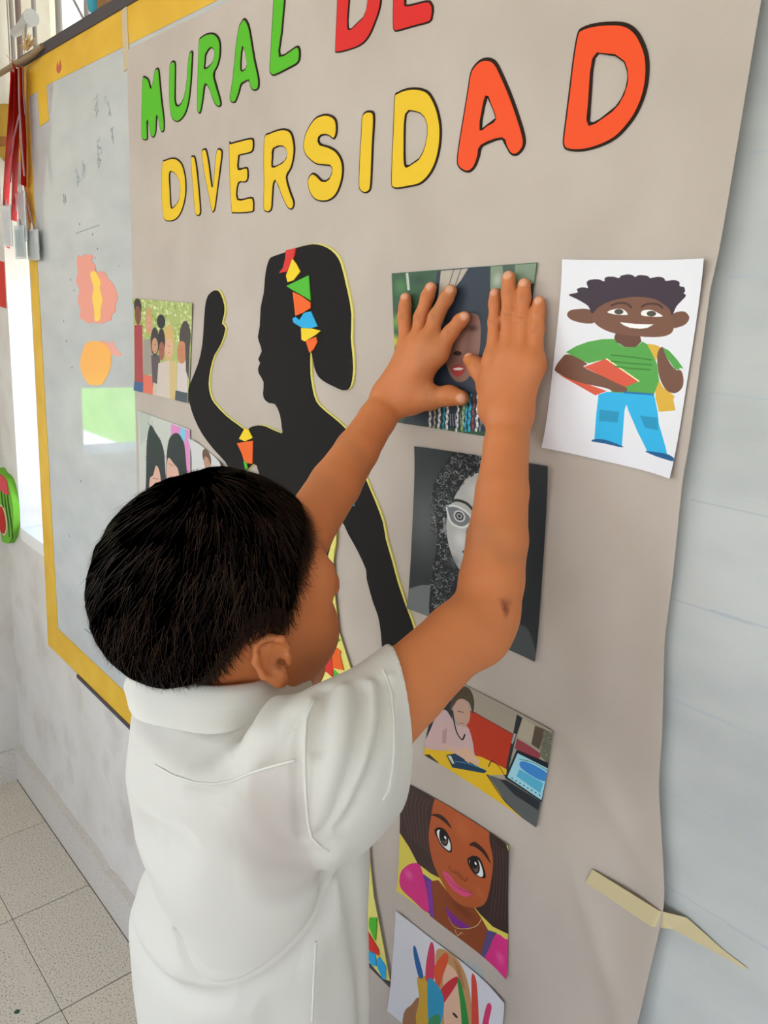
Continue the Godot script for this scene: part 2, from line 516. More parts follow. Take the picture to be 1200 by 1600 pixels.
func draw_laptop() -> Image:
	var im := Image.create_empty(800, 720, false, Image.FORMAT_RGB8)
	im.fill(Color("a39888"))
	poly(im,"2a2c33",[-20,933,23,574,187,148,222,434,112,866],0)
	poly(im,"b8361d",[298,273,386,228,724,242,703,676,457,699],0)
	stroke(im,"5d2418",5,[386,231,724,242])
	poly(im,"2b2d33",[730,27,774,33,743,272,718,710,700,695],0)
	poly(im,"9fa3a5",[725,226,744,227,728,342,716,336],0)
	poly(im,"b0a48f",[772,34,871,42,860,243,757,247],0)
	poly(im,"5b4c3e",[871,42,942,26,924,253,862,242],0)
	poly(im,"96404a",[753,264,863,270,938,285,931,363,747,372],0)
	poly(im,"6b6a58",[937,23,1008,21,1018,353,930,306],0)
	specks(im,[927,30,1013,17,1006,334,940,298],120,"d5d2b8","3a3d30",4)
	poly(im,"e0b322",[-21,917,274,760,501,650,710,625,715,682,597,777,731,963,972,1016,1007,1045,486,1026,282,1013,0,1018],0)
	poly(im,"3a3330",[1,992,51,959,142,992,96,1011],0)
	poly(im,"c9a9a6",[6,905,41,641,83,483,153,372,250,461,312,448,373,435,435,654,362,741,262,769],1)
	poly(im,"b38f8c",[146,615,181,558,188,729,150,756],0)
	poly(im,"50402f",[191,362,200,232,241,113,295,18,350,26,389,121,388,256,350,162,276,165,227,259],1)
	blob(im,"c19a86",298,304,72,143,0.0,1.0)
	stroke(im,"4a3630",5,[263,312,312,294])
	stroke(im,"a36a62",6,[285,428,327,406])
	stroke(im,"1d1c22",10,[215,345,244,465,277,552,324,588,343,519])
	poly(im,"d3ab90",[133,786,308,702,354,652,409,642,456,685,492,704,476,771,446,786,414,764,392,805,302,787],1)
	poly(im,"1d3a55",[198,858,276,782,390,783,560,763,539,804,264,953],0)
	stroke(im,"5aa0c8",4,[283,866,404,803,536,763])
	poly(im,"c8c9a0",[211,857,242,833,279,893,264,913],0)
	poly(im,"d3ab90",[362,741,414,764,404,796,366,793],0)
	poly(im,"d3ab90",[430,736,488,707,470,776,446,779],0)
	poly(im,"5a5d5c",[563,797,665,761,997,744,999,1015,914,990,742,954],0)
	poly(im,"2a2e33",[666,768,720,732,991,741,985,836,798,829],0)
	stroke(im,"1d2026",7,[563,804,742,954,998,1011])
	poly(im,"1c222c",[764,374,1011,330,1002,394,1002,740,705,721],0)
	poly(im,"9fd3e0",[773,404,1001,388,995,723,723,699],0)
	poly(im,"3f86cc",[806,467,879,433,1002,438,1000,520,923,545,813,529],1)
	poly(im,"57b0d0",[804,551,987,552,978,663,790,637],0)
	stroke(im,"3a6a55",4,[794,454,888,411,999,411])
	blob(im,"26394a",761,683,5,7,0.0,1.0)
	blob(im,"26394a",792,684,6,7,0.0,1.0)
	blob(im,"26394a",824,684,5,7,0.0,1.0)
	blob(im,"26394a",855,684,5,7,0.0,1.0)
	blob(im,"26394a",885,685,5,6,0.0,1.0)
	blob(im,"26394a",916,685,5,7,0.0,1.0)
	blob(im,"26394a",946,685,5,7,0.0,1.0)
	blob(im,"26394a",976,685,5,7,0.0,1.0)
	stroke(im,"1d1c22",5,[566,708,594,624,667,659,706,705])
	return done(im)

func draw_doll() -> Image:
	var im := Image.create_empty(800, 960, false, Image.FORMAT_RGB8)
	im.fill(Color("ddcb55"))
	poly(im,"8c4524",[392,646,529,703,642,691,722,642,789,690,842,750,786,1005,509,1008,326,1019,277,734],0)
	blob(im,"6d3319",615,735,184,76,1.0,0.6)
	poly(im,"7d2a86",[458,817,576,841,701,829,620,900,506,917],0)
	stroke(im,"d8bd80",4,[490,888,550,932,647,874,739,782,783,694])
	stroke(im,"d8bd80",4,[551,951,573,987,607,936,622,938])
	poly(im,"5a3c86",[210,692,324,690,364,991,285,985],0)
	poly(im,"7d3a9a",[277,720,324,703,364,991,325,992],0)
	poly(im,"5a4a78",[830,747,910,713,838,1014,767,1020],0)
	poly(im,"d6337f",[25,823,101,701,200,635,252,722,291,835,305,985,160,979,34,948],1)
	blob(im,"e873a8",103,788,67,70,1.0,0.7)
	poly(im,"d6337f",[904,729,976,712,1012,721,1010,1020,813,1027,847,883],1)
	blob(im,"e873a8",934,889,58,71,1.0,0.6)
	poly(im,"43302c",[-80,-39,386,-76,343,26,308,166,281,318,300,443,343,554,415,618,314,641,184,638,96,549,-2,476,-37,203],0)
	poly(im,"3b2a27",[699,-66,804,-36,904,-19,976,-12,1008,52,1012,377,1004,655,878,687,775,662,722,636,821,482,866,330,862,187,833,70],0)
	stroke(im,"5f4640",5,[47,47,32,255,94,465])
	stroke(im,"5f4640",5,[89,46,70,235,125,467])
	stroke(im,"5f4640",5,[130,46,107,216,155,469])
	stroke(im,"5f4640",5,[170,46,144,197,186,472])
	stroke(im,"5f4640",5,[209,46,180,178,216,474])
	stroke(im,"5f4640",5,[248,46,216,159,245,476])
	stroke(im,"5f4640",5,[287,46,251,141,274,478])
	stroke(im,"55403b",4,[869,25,891,338,852,645])
	stroke(im,"55403b",4,[896,36,915,322,883,623])
	stroke(im,"55403b",4,[923,47,939,307,915,600])
	stroke(im,"55403b",4,[950,57,963,292,946,578])
	stroke(im,"55403b",4,[977,68,986,277,976,557])
	poly(im,"b3582e",[386,-76,590,-67,804,-42,839,66,874,179,866,330,834,497,773,601,642,691,529,703,423,640,327,524,282,358,300,170,327,20],1)
	blob(im,"c66a3c",596,116,146,139,1.0,0.6)
	blob(im,"c4683c",770,491,75,73,1.0,0.5)
	poly(im,"1c1412",[334,267,379,215,447,211,498,275,496,352,414,357,364,312],1)
	poly(im,"e9e8e4",[358,261,388,231,441,235,486,282,485,345,414,343,374,306],1)
	blob(im,"241a17",424,271,44,68,0.0,1.0)
	blob(im,"6b5548",430,287,24,34,0.0,1.0)
	blob(im,"120d0c",424,271,20,31,0.0,1.0)
	blob(im,"ffffff",438,265,11,12,0.0,1.0)
	poly(im,"1c1412",[651,314,709,247,768,237,816,313,804,357,713,377],1)
	poly(im,"e9e8e4",[668,310,710,262,762,259,797,325,776,365,706,362],1)
	blob(im,"241a17",719,308,47,64,0.0,1.0)
	blob(im,"6b5548",728,324,23,32,0.0,1.0)
	blob(im,"120d0c",719,308,21,29,0.0,1.0)
	blob(im,"ffffff",727,293,10,11,0.0,1.0)
	poly(im,"3a211a",[297,158,369,110,444,114,494,161,430,148,354,144],1)
	poly(im,"3a211a",[660,194,716,137,810,154,856,214,786,181,714,176],1)
	blob(im,"8f4322",579,474,82,33,1.0,0.8)
	stroke(im,"7d371d",7,[485,467,508,493,551,479])
	stroke(im,"7d371d",7,[594,491,642,485,655,446])
	poly(im,"d94f7d",[428,549,494,534,568,566,665,548,705,544,639,613,541,632,474,606],1)
	stroke(im,"8c2f4a",5,[466,565,554,588,705,544])
	return done(im)

func draw_hands() -> Image:
	var im := Image.create_empty(800, 960, false, Image.FORMAT_RGB8)
	im.fill(Color("d6d3d6"))
	poly(im,"c09060",[396,76,538,-1,649,80,730,305,794,624,544,793,445,416],1)
	poly(im,"e2b597",[467,181,566,124,640,268,679,505,630,740,535,706],1)
	poly(im,"b07848",[541,26,603,61,663,216,620,225],0)
	poly(im,"9a6a48",[152,962,223,747,294,634,373,961,474,1353,242,1511],1)
	poly(im,"c99c34",[253,449,364,380,414,570,424,831,326,975,272,831,286,640],1)
	poly(im,"2a5f9c",[191,214,212,185,251,263,303,396,268,439,218,331],1)
	poly(im,"cf3a5c",[321,218,346,32,382,88,396,352,328,413],1)
	poly(im,"d8552e",[390,249,468,37,503,59,473,237,437,408],1)
	poly(im,"c8313a",[469,378,571,179,596,202,523,429,485,511],1)
	poly(im,"2f93b8",[344,414,425,372,500,474,490,718,409,845],1)
	poly(im,"3a8a5a",[392,749,482,631,481,935,402,933],1)
	poly(im,"2f8a3c",[591,192,625,198,716,439,774,644,715,703,638,391],1)
	poly(im,"d1493c",[704,89,737,42,779,229,833,586,781,637],1)
	poly(im,"d23a68",[856,165,893,152,886,307,891,604,837,627,837,339],1)
	poly(im,"c99c34",[688,729,846,573,902,825,718,1016],1)
	blob(im,"3a2a24",606,513,25,14,0.0,1.0)
	return done(im)

func draw_group() -> Image:
	var im := Image.create_empty(600, 680, false, Image.FORMAT_RGB8)
	im.fill(Color("a9b36a"))
	specks(im,[-7,4,1002,-2,1010,376,6,438],420,"dfe3b0","7f9a3a",16)
	poly(im,"9d9184",[181,430,339,395,359,777,179,814],0)
	blob(im,"c29a62",286,224,66,148,0.0,1.0)
	blob(im,"d0987a",291,257,51,94,0.0,1.0)
	poly(im,"dd6b55",[166,801,367,805,372,1001,164,1000],0)
	poly(im,"cdb27a",[626,616,777,586,798,998,664,1003],0)
	blob(im,"cfa868",637,423,90,191,0.0,1.0)
	blob(im,"d9a888",643,470,68,95,0.0,1.0)
	poly(im,"5a4c50",[328,578,491,561,499,907,361,911],0)
	blob(im,"3c3334",394,432,75,153,0.0,1.0)
	blob(im,"c6936f",395,473,56,84,0.0,1.0)
	poly(im,"c9b7a6",[368,865,484,879,487,1014,362,1010],0)
	blob(im,"2f2a2e",501,212,72,72,0.0,1.0)
	poly(im,"cdbcae",[462,649,655,599,680,1001,432,1000],0)
	blob(im,"2f2a2e",511,421,64,137,0.0,1.0)
	blob(im,"9c5f4e",518,516,51,98,0.0,1.0)
	poly(im,"cfc1bb",[792,612,949,567,983,905,801,923],0)
	blob(im,"4b4140",902,347,89,170,0.0,1.0)
	blob(im,"c07e58",861,495,78,115,0.0,1.0)
	poly(im,"4b4140",[905,386,982,418,988,755,939,677],0)
	poly(im,"4a4e58",[777,898,993,896,990,1013,771,1017],0)
	poly(im,"a83c46",[10,284,163,273,178,897,11,906],0)
	blob(im,"3a2b28",88,90,67,94,0.0,1.0)
	blob(im,"7f4d3a",86,177,59,102,0.0,1.0)
	poly(im,"3c5c86",[6,897,178,893,177,1005,-2,1007],0)
	stroke(im,"4a2f28",2,[267,245,314,244])
	stroke(im,"8c3f3a",3,[272,312,310,312])
	stroke(im,"4a2f28",2,[371,461,418,460])
	stroke(im,"8c3f3a",3,[376,530,414,529])
	stroke(im,"4a2f28",2,[494,505,541,503])
	stroke(im,"8c3f3a",3,[501,574,538,573])
	stroke(im,"4a2f28",2,[620,452,665,450])
	stroke(im,"8c3f3a",3,[627,519,664,518])
	stroke(im,"4a2f28",2,[829,472,873,470])
	stroke(im,"8c3f3a",3,[837,538,873,537])
	stroke(im,"4a2f28",2,[62,158,111,158])
	stroke(im,"8c3f3a",3,[66,225,105,225])
	return done(im)

func draw_pair() -> Image:
	var im := Image.create_empty(600, 680, false, Image.FORMAT_RGB8)
	im.fill(Color("c4c4ba"))
	poly(im,"dd86bd",[651,14,994,13,993,986,840,1028,646,381],0)
	poly(im,"6fc3d6",[835,5,923,27,889,180,822,114],0)
	poly(im,"b4b8ae",[14,4,268,-9,210,196,43,372],0)
	poly(im,"262b30",[98,1235,140,753,166,346,211,168,265,105,348,155,475,253,531,434,522,973],1)
	spikes(im,"262b30",[148,492,265,105,519,409],26)
	poly(im,"262b30",[522,973,555,554,571,329,624,167,749,86,851,121,913,255,940,861],1)
	poly(im,"d8a995",[208,765,267,579,348,511,418,544,449,678,432,881,243,959],1)
	poly(im,"d8a995",[562,580,591,379,701,410,794,484,805,757,589,841],1)
	stroke(im,"2a2422",4,[608,431,690,439])
	stroke(im,"2a2422",4,[291,659,397,648])
	poly(im,"262b30",[218,676,267,550,361,486,292,630],0)
	poly(im,"5a7fb0",[103,1085,964,854,963,1276,89,1540],0)
	return done(im)

func draw_cut() -> Image:
	var im := Image.create_empty(440, 440, false, Image.FORMAT_RGB8)
	im.fill(Color("cfccc9"))
	blob(im,"6a4a3a",456,83,134,88,0.0,1.0)
	blob(im,"b98a70",465,147,95,73,0.0,1.0)
	poly(im,"8a5a6a",[296,290,617,201,703,617,259,776],0)
	return done(im)


# ------------------------------------------------------------------ smooth solids: joints with radii, joined by a smooth minimum and meshed with surface nets
class Solid:
	var kind := PackedInt32Array()    # 0 tapered capsule, 1 ellipsoid, 2 carved capsule, 3 fold, 4 cut plane, 5 carved ellipsoid
	var a := PackedVector3Array()
	var b := PackedVector3Array()
	var ra := PackedFloat32Array()
	var rb := PackedFloat32Array()
	var k := PackedFloat32Array()
	var turn: Array[Basis] = []
	var column := PackedFloat32Array()  # kind 6, a trunk of stacked ellipses: y, centre x, centre z, half width, half depth
	var tint: Array = []              # [centre, radius, colour, softness]
	var base := Color.WHITE
	var pv := PackedVector3Array()
	var pn := PackedVector3Array()
	var pc := PackedColorArray()
	var pi := PackedInt32Array()

	func add(t: int, p: Vector3, q: Vector3, r0: float, r1: float, kk: float, bs := Basis()) -> void:
		kind.append(t); a.append(p); b.append(q); ra.append(r0); rb.append(r1); k.append(kk); turn.append(bs)

	func cap(p: Vector3, q: Vector3, r0: float, r1: float, kk := 0.01) -> void: add(0, p, q, r0, r1, kk)
	func trunk(rows: Array, kk: float) -> void:
		column = PackedFloat32Array(rows)
		add(6, Vector3.ZERO, Vector3.ZERO, 0, 0, kk)
	func chain(pts: Array, rr: Array, kk := 0.01) -> void:
		for i in pts.size() - 1: cap(pts[i], pts[i + 1], rr[i], rr[i + 1], kk)
	func ell(c: Vector3, r: Vector3, kk := 0.01, bs := Basis()) -> void: add(1, c, r, 0, 0, kk, bs)
	func carve(p: Vector3, q: Vector3, r0: float, r1: float, kk := 0.004) -> void: add(2, p, q, r0, r1, kk)
	func carve_ell(c: Vector3, r: Vector3, kk := 0.004, bs := Basis()) -> void: add(5, c, r, 0, 0, kk, bs)
	func fold(pts: Array, amp: float, width: float) -> void:
		for i in pts.size() - 1: add(3, pts[i], pts[i + 1], amp, width, 0.0)
	func plane(p: Vector3, n: Vector3, near: float) -> void: add(4, p, n.normalized(), near, 0, 0)

	func part(i: int, p: Vector3) -> float:
		var t := kind[i]
		if t == 1 or t == 5:
			var q := (p - a[i]) * turn[i]
			var r := b[i]
			var k0 := (q / r).length()
			var k1 := (q / (r * r)).length()
			return -min(r.x, min(r.y, r.z)) if k1 < 1e-6 else k0 * (k0 - 1.0) / k1
		if t == 4: return (p - a[i]).dot(b[i])
		if t == 6:
			var j := 0
			var n := column.size() - 5
			while j < n - 5 and p.y > column[j + 5]: j += 5
			var f := clampf((p.y - column[j]) / (column[j + 5] - column[j]), 0.0, 1.0)
			f = f * f * (3.0 - 2.0 * f) * 0.5 + f * 0.5
			var rx := lerpf(column[j + 3], column[j + 8], f)
			var rz := lerpf(column[j + 4], column[j + 9], f)
			var ux := absf((p.x - lerpf(column[j + 1], column[j + 6], f)) / rx)
			var uz := absf((p.z - lerpf(column[j + 2], column[j + 7], f)) / rz)
			var m := pow(pow(ux, 2.3) + pow(uz, 2.3), 1.0 / 2.3)
			return maxf((m - 1.0) * minf(rx, rz), maxf(p.y - column[n], column[0] - p.y))
		var pa := p - a[i]
		var ba := b[i] - a[i]
		var h := clampf(pa.dot(ba) / maxf(ba.length_squared(), 1e-12), 0.0, 1.0)
		if t == 3: return (pa - ba * h).length()
		return (pa - ba * h).length() - lerpf(ra[i], rb[i], h)

	func dist(p: Vector3, use: PackedInt32Array) -> float:
		var d := 10.0
		var bump := 0.0
		var dent := 0.0
		for i in use:
			var t := kind[i]
			var e := part(i, p)
			if t < 2 or t == 6:
				var kk := k[i]
				var h := maxf(kk - absf(d - e), 0.0) / kk
				d = minf(d, e) - h * h * kk * 0.25
			elif t == 3:
				var w := e / rb[i]
				if w < 3.0:
					if ra[i] > 0: bump = maxf(bump, ra[i] * exp(-w * w))
					else: dent = minf(dent, ra[i] * exp(-w * w))
			elif t == 4:
				if p.distance_to(a[i]) < ra[i]: d = maxf(d, e)
			else:
				var kk := k[i]
				var h := maxf(kk - absf(d + e), 0.0) / kk
				d = maxf(d, -e) + h * h * kk * 0.25
		return d - bump - dent

	func near(c: Vector3, h: float, among: PackedInt32Array) -> PackedInt32Array:
		# the pieces that can matter within h of c
		var best := 10.0
		var e := PackedFloat32Array()
		for i in among:
			var x := part(i, c)
			e.append(x)
			if kind[i] < 2 or kind[i] == 6: best = minf(best, x)
		var o := PackedInt32Array()
		for j in among.size():
			var i := among[j]
			var t := kind[i]
			if t < 2 or t == 6:
				if e[j] < best + 2.0 * h * (1.3 if t == 1 else 1.0) + k[i]: o.append(i)
			elif t == 3:
				if e[j] < 2.6 * rb[i] + h: o.append(i)
			elif t == 4:
				if absf(e[j]) < h * 1.2 or e[j] > 0: o.append(i)
			elif e[j] < h + k[i] + 0.002: o.append(i)
		return o

	func mesh(lo: Vector3, hi: Vector3, cell: float, skip: Array = []) -> void:
		var bl := 4
		var nx := int(ceil((hi.x - lo.x) / cell / bl)) * bl
		var ny := int(ceil((hi.y - lo.y) / cell / bl)) * bl
		var nz := int(ceil((hi.z - lo.z) / cell / bl)) * bl
		var sx := nx + 1
		var sxy := sx * (ny + 1)
		var f := PackedFloat32Array()
		f.resize(sxy * (nz + 1))
		f.fill(99.0)
		var vid := PackedInt32Array()
		vid.resize(f.size())
		vid.fill(-1)
		var hd := bl * cell * 0.87
		var big := bl * 4
		var live := []
		var all := PackedInt32Array(range(kind.size()))
		for gz in range(0, nz, big):
			for gy in range(0, ny, big):
				for gx in range(0, nx, big):
					var gc := lo + Vector3(gx + big * 0.5, gy + big * 0.5, gz + big * 0.5) * cell
					var some := near(gc, hd * 4.0, all)
					if some.is_empty() or absf(dist(gc, some)) > hd * 5.4 + 0.006: continue
					for bz in range(gz, mini(gz + big, nz), bl):
						for by in range(gy, mini(gy + big, ny), bl):
							for bx in range(gx, mini(gx + big, nx), bl):
								var c := lo + Vector3(bx + bl * 0.5, by + bl * 0.5, bz + bl * 0.5) * cell
								var skipped := false
								for s in skip:
									if s.grow(-hd * 1.3).has_point(c): skipped = true; break
								if skipped: continue
								var use := near(c, hd, some)
								if absf(dist(c, use)) > hd * 1.35 + 0.006: continue
								var inks := []
								for t2 in tint:
									if c.distance_to(t2[0]) < t2[1] + hd + 0.004: inks.append(t2)
								live.append([bx, by, bz, use, inks])
								for z in range(bz, bz + bl + 1):
									for y in range(by, by + bl + 1):
										var o := z * sxy + y * sx
										for x in range(bx, bx + bl + 1):
											if f[o + x] > 90.0: f[o + x] = dist(lo + Vector3(x, y, z) * cell, use)
		var first := pv.size()
		var cells := PackedInt32Array()
		var offs := [0, 1, sx, sx + 1, sxy, sxy + 1, sxy + sx, sxy + sx + 1]
		var edges := [[0, 1], [2, 3], [4, 5], [6, 7], [0, 2], [1, 3], [4, 6], [5, 7], [0, 4], [1, 5], [2, 6], [3, 7]]
		for L in live:
			var use: PackedInt32Array = L[3]
			for z in range(L[2], L[2] + bl):
				for y in range(L[1], L[1] + bl):
					for x in range(L[0], L[0] + bl):
						var o: int = z * sxy + y * sx + x
						var neg := 0
						for k2 in 8:
							if f[o + offs[k2]] < 0.0: neg += 1
						if neg == 0 or neg == 8: continue
						var s := Vector3.ZERO
						var n := 0
						for e in edges:
							var d0 := f[o + offs[e[0]]]
							var d1 := f[o + offs[e[1]]]
							if (d0 < 0.0) != (d1 < 0.0):
								var t := d0 / (d0 - d1)
								var c0: int = e[0]
								var c1: int = e[1]
								s += Vector3(c0 & 1, (c0 >> 1) & 1, c0 >> 2).lerp(Vector3(c1 & 1, (c1 >> 1) & 1, c1 >> 2), t)
								n += 1
						var p := lo + (Vector3(x, y, z) + s / n) * cell
						var h := cell * 0.35
						var g := Vector3.ZERO
						var d := 0.0
						for q in [Vector3(1, -1, -1), Vector3(-1, -1, 1), Vector3(-1, 1, -1), Vector3(1, 1, 1)]:
							var e2 := dist(p + q * h, use)
							g += q * e2
							d += e2 * 0.25
						g = g.normalized()
						p -= g * clampf(d, -cell * 0.5, cell * 0.5)
						vid[o] = pv.size()
						pv.append(p)
						pn.append(g)
						var col := base
						for t2 in L[4]:
							var w: float = 1.0 - smoothstep(t2[1] * (1.0 - t2[3]), t2[1], p.distance_to(t2[0]))
							if w > 0.0: col = col.lerp(t2[2], w * t2[2].a)
						col.a = 1.0
						pc.append(col)
						cells.append(o)
		for vi in cells.size():
			var o := cells[vi]
			var cc := pv[first + vi]
			var skipped := false
			for s in skip:
				if s.grow(-cell * 1.6).has_point(cc): skipped = true; break
			if skipped: continue
			for ax in 3:
				var step: int = [1, sx, sxy][ax]
				var u: int = [sx, sxy, 1][ax]
				var v: int = [sxy, 1, sx][ax]
				if o - u - v < 0: continue
				var d0 := f[o]
				var d1 := f[o + step]
				if (d0 < 0.0) == (d1 < 0.0): continue
				var q := [vid[o], vid[o - u], vid[o - u - v], vid[o - v]]
				if q.min() < 0: continue
				if d0 < 0.0: q.reverse()
				for i in [0, 1, 2, 0, 2, 3]: pi.append(q[i])

	func commit() -> ArrayMesh:
		var arr := []
		arr.resize(Mesh.ARRAY_MAX)
		arr[Mesh.ARRAY_VERTEX] = pv
		arr[Mesh.ARRAY_NORMAL] = pn
		arr[Mesh.ARRAY_COLOR] = pc
		arr[Mesh.ARRAY_INDEX] = pi
		var m := ArrayMesh.new()
		m.add_surface_from_arrays(Mesh.PRIMITIVE_TRIANGLES, arr)
		return m

func flip_check(s: Solid) -> void:
	# make the front faces agree with the outward normals
	var bad := 0
	for i in range(0, min(s.pi.size(), 3000), 3):
		var p := s.pv[s.pi[i]]
		var n := (s.pv[s.pi[i + 2]] - p).cross(s.pv[s.pi[i + 1]] - p)
		if n.dot(s.pn[s.pi[i]]) < 0: bad += 1
	if bad * 6 > min(s.pi.size(), 3000):
		for i in range(0, s.pi.size(), 3):
			var t := s.pi[i + 1]
			s.pi[i + 1] = s.pi[i + 2]
			s.pi[i + 2] = t


const HEAD_AT := Vector3(-0.5038, 1.1590, 0.2816)
var head := Basis(Vector3(1.0000, -0.0075, -0.0007), Vector3(0.0075, 0.9834, 0.1812), Vector3(-0.0007, -0.1812, 0.9834)).orthonormalized()

func hp(x: float, y: float, z: float) -> Vector3:      # a point of the head: x to his right, y up, z to the back
	return HEAD_AT + head * Vector3(x, y, z)

func head_solid(s: Solid) -> void:
	s.ell(hp(0, 0.012, 0.004), Vector3(0.0705, 0.083, 0.088), 0.02, head)
	s.ell(hp(0, -0.040, -0.032), Vector3(0.056, 0.066, 0.058), 0.03, head)
	s.cap(hp(0.045, -0.062, -0.012), hp(0.012, -0.100, -0.064), 0.020, 0.015, 0.02)
	s.cap(hp(-0.045, -0.062, -0.012), hp(-0.012, -0.100, -0.064), 0.020, 0.015, 0.02)
	s.cap(hp(0, -0.098, -0.072), hp(0, -0.092, -0.070), 0.014, 0.014, 0.02)
	for x in [-1.0, 1.0]:
		s.ell(hp(x * 0.034, -0.046, -0.056), Vector3(0.026, 0.030, 0.026), 0.02, head)
		s.cap(hp(x * 0.010, 0.016, -0.085), hp(x * 0.042, 0.014, -0.068), 0.009, 0.008, 0.02)
		s.ell(hp(x * 0.010, -0.032, -0.101), Vector3(0.0075, 0.0065, 0.008), 0.008, head)
	s.chain([hp(0, 0.010, -0.086), hp(0, -0.012, -0.098), hp(0, -0.028, -0.107)], [0.008, 0.0085, 0.0102], 0.012)
	s.ell(hp(0, -0.0585, -0.090), Vector3(0.020, 0.0055, 0.008), 0.008, head)
	s.ell(hp(0, -0.0680, -0.089), Vector3(0.017, 0.0060, 0.008), 0.006, head)
	s.carve(hp(-0.019, -0.0632, -0.097), hp(0.019, -0.0632, -0.097), 0.0018, 0.0018, 0.003)
	for x in [-1.0, 1.0]:
		s.carve_ell(hp(x * 0.029, -0.001, -0.0915), Vector3(0.014, 0.0065, 0.010), 0.008, head)
		s.ell(hp(x * 0.045, -0.001, -0.0655), Vector3(0.013, 0.016, 0.014), 0.014, head)
		s.ell(hp(x * 0.030, 0.0065, -0.0815), Vector3(0.015, 0.0045, 0.0075), 0.006, head)
		s.ell(hp(x * 0.030, -0.0095, -0.0790), Vector3(0.015, 0.0045, 0.0070), 0.006, head)
		s.carve(hp(x * 0.0055, -0.037, -0.104), hp(x * 0.0055, -0.034, -0.098), 0.0030, 0.0026, 0.002)
		s.tint.append([hp(x * 0.031, 0.012, -0.084), 0.016, Color(0.03, 0.018, 0.012, 0.7), 0.7])
	s.tint.append([hp(0, -0.063, -0.098), 0.019, Color(0.45, 0.13, 0.09, 0.55), 0.6])
	# neck
	s.cap(hp(0, -0.050, 0.022), Vector3(-0.495, 1.020, 0.286), 0.0415, 0.0425, 0.02)
	# ears: a thin bowl, a rolled rim, a lobe
	for x in [-1.0, 1.0]:
		var tilt := Basis(Vector3.UP, x * -0.50)
		var eb := head * tilt
		var ep := func(v: Vector3) -> Vector3: return hp(x * 0.0735, -0.026, -0.001) + eb * Vector3(v.x * x, v.y, v.z)
		s.ell(ep.call(Vector3(0.0015, 0.0000, 0.0046)), Vector3(0.0047, 0.0195, 0.0121), 0.006, eb)
		s.chain([ep.call(Vector3(0.0015, 0.0061, -0.0091)), ep.call(Vector3(0.0046, 0.0160, -0.0046)), ep.call(Vector3(0.0061, 0.0201, 0.0046)), ep.call(Vector3(0.0072, 0.0160, 0.0141)), ep.call(Vector3(0.0076, 0.0030, 0.0171)), ep.call(Vector3(0.0061, -0.0106, 0.0125)), ep.call(Vector3(0.0030, -0.0198, 0.0030))], [0.0024, 0.0028, 0.0031, 0.0033, 0.0031, 0.0033, 0.0048], 0.003)
		s.ell(ep.call(Vector3(0.0023, -0.0198, -0.0008)), Vector3(0.0043, 0.0066, 0.0059), 0.006, eb)
		s.carve_ell(ep.call(Vector3(0.0072, -0.0008, 0.0023)), Vector3(0.0047, 0.0121, 0.0076), 0.004, eb)
		s.carve_ell(ep.call(Vector3(0.0076, 0.0133, 0.0076)), Vector3(0.0031, 0.0033, 0.0059), 0.003, eb)
		s.carve_ell(ep.call(Vector3(0.0030, -0.0061, -0.0030)), Vector3(0.0047, 0.0043, 0.0039), 0.003, eb)
		s.ell(ep.call(Vector3(0.0034, -0.0030, -0.0080)), Vector3(0.0027, 0.0051, 0.0027), 0.004, eb)
		s.tint.append([ep.call(Vector3(0.0046, -0.0030, 0.0000)), 0.014, Color(0.30, 0.085, 0.035, 0.45), 0.8])

func arms_solid(s: Solid) -> void:
	s.chain([Vector3(-0.4217, 1.3035, 0.0360), Vector3(-0.4124, 1.2817, 0.0486), Vector3(-0.3954, 1.2453, 0.0695), Vector3(-0.3790, 1.2089, 0.0905), Vector3(-0.3675, 1.1798, 0.1073), Vector3(-0.3597, 1.1579, 0.1198)], [0.0188, 0.0198, 0.0226, 0.0256, 0.0268, 0.0272], 0.004)
	s.chain([Vector3(-0.3597, 1.1579, 0.1198), Vector3(-0.3590, 1.1433, 0.1516), Vector3(-0.3577, 1.1177, 0.2073), Vector3(-0.3561, 1.0847, 0.2788)], [0.0272, 0.0282, 0.0300, 0.0350], 0.004)
	s.chain([Vector3(-0.5828, 1.3004, 0.0360), Vector3(-0.5753, 1.2832, 0.0576), Vector3(-0.5628, 1.2547, 0.0937), Vector3(-0.5502, 1.2262, 0.1297), Vector3(-0.5326, 1.1863, 0.1802)], [0.0186, 0.0194, 0.0218, 0.0248, 0.0262], 0.004)
	s.chain([Vector3(-0.5326, 1.1863, 0.1802), Vector3(-0.5478, 1.1306, 0.2176), Vector3(-0.5630, 1.0750, 0.2550)], [0.0268, 0.0300, 0.0350], 0.004)
	# elbow point and a healing graze
	s.ell(Vector3(-0.3477, 1.1399, 0.1318), Vector3(0.016, 0.016, 0.016), 0.02)
	s.tint.append([Vector3(-0.3343, 1.1752, 0.1271), 0.0075, Color(0.16, 0.03, 0.015, 0.95), 0.6])
	s.tint.append([Vector3(-0.3334, 1.1698, 0.1281), 0.0045, Color(0.16, 0.03, 0.015, 0.9), 0.6])

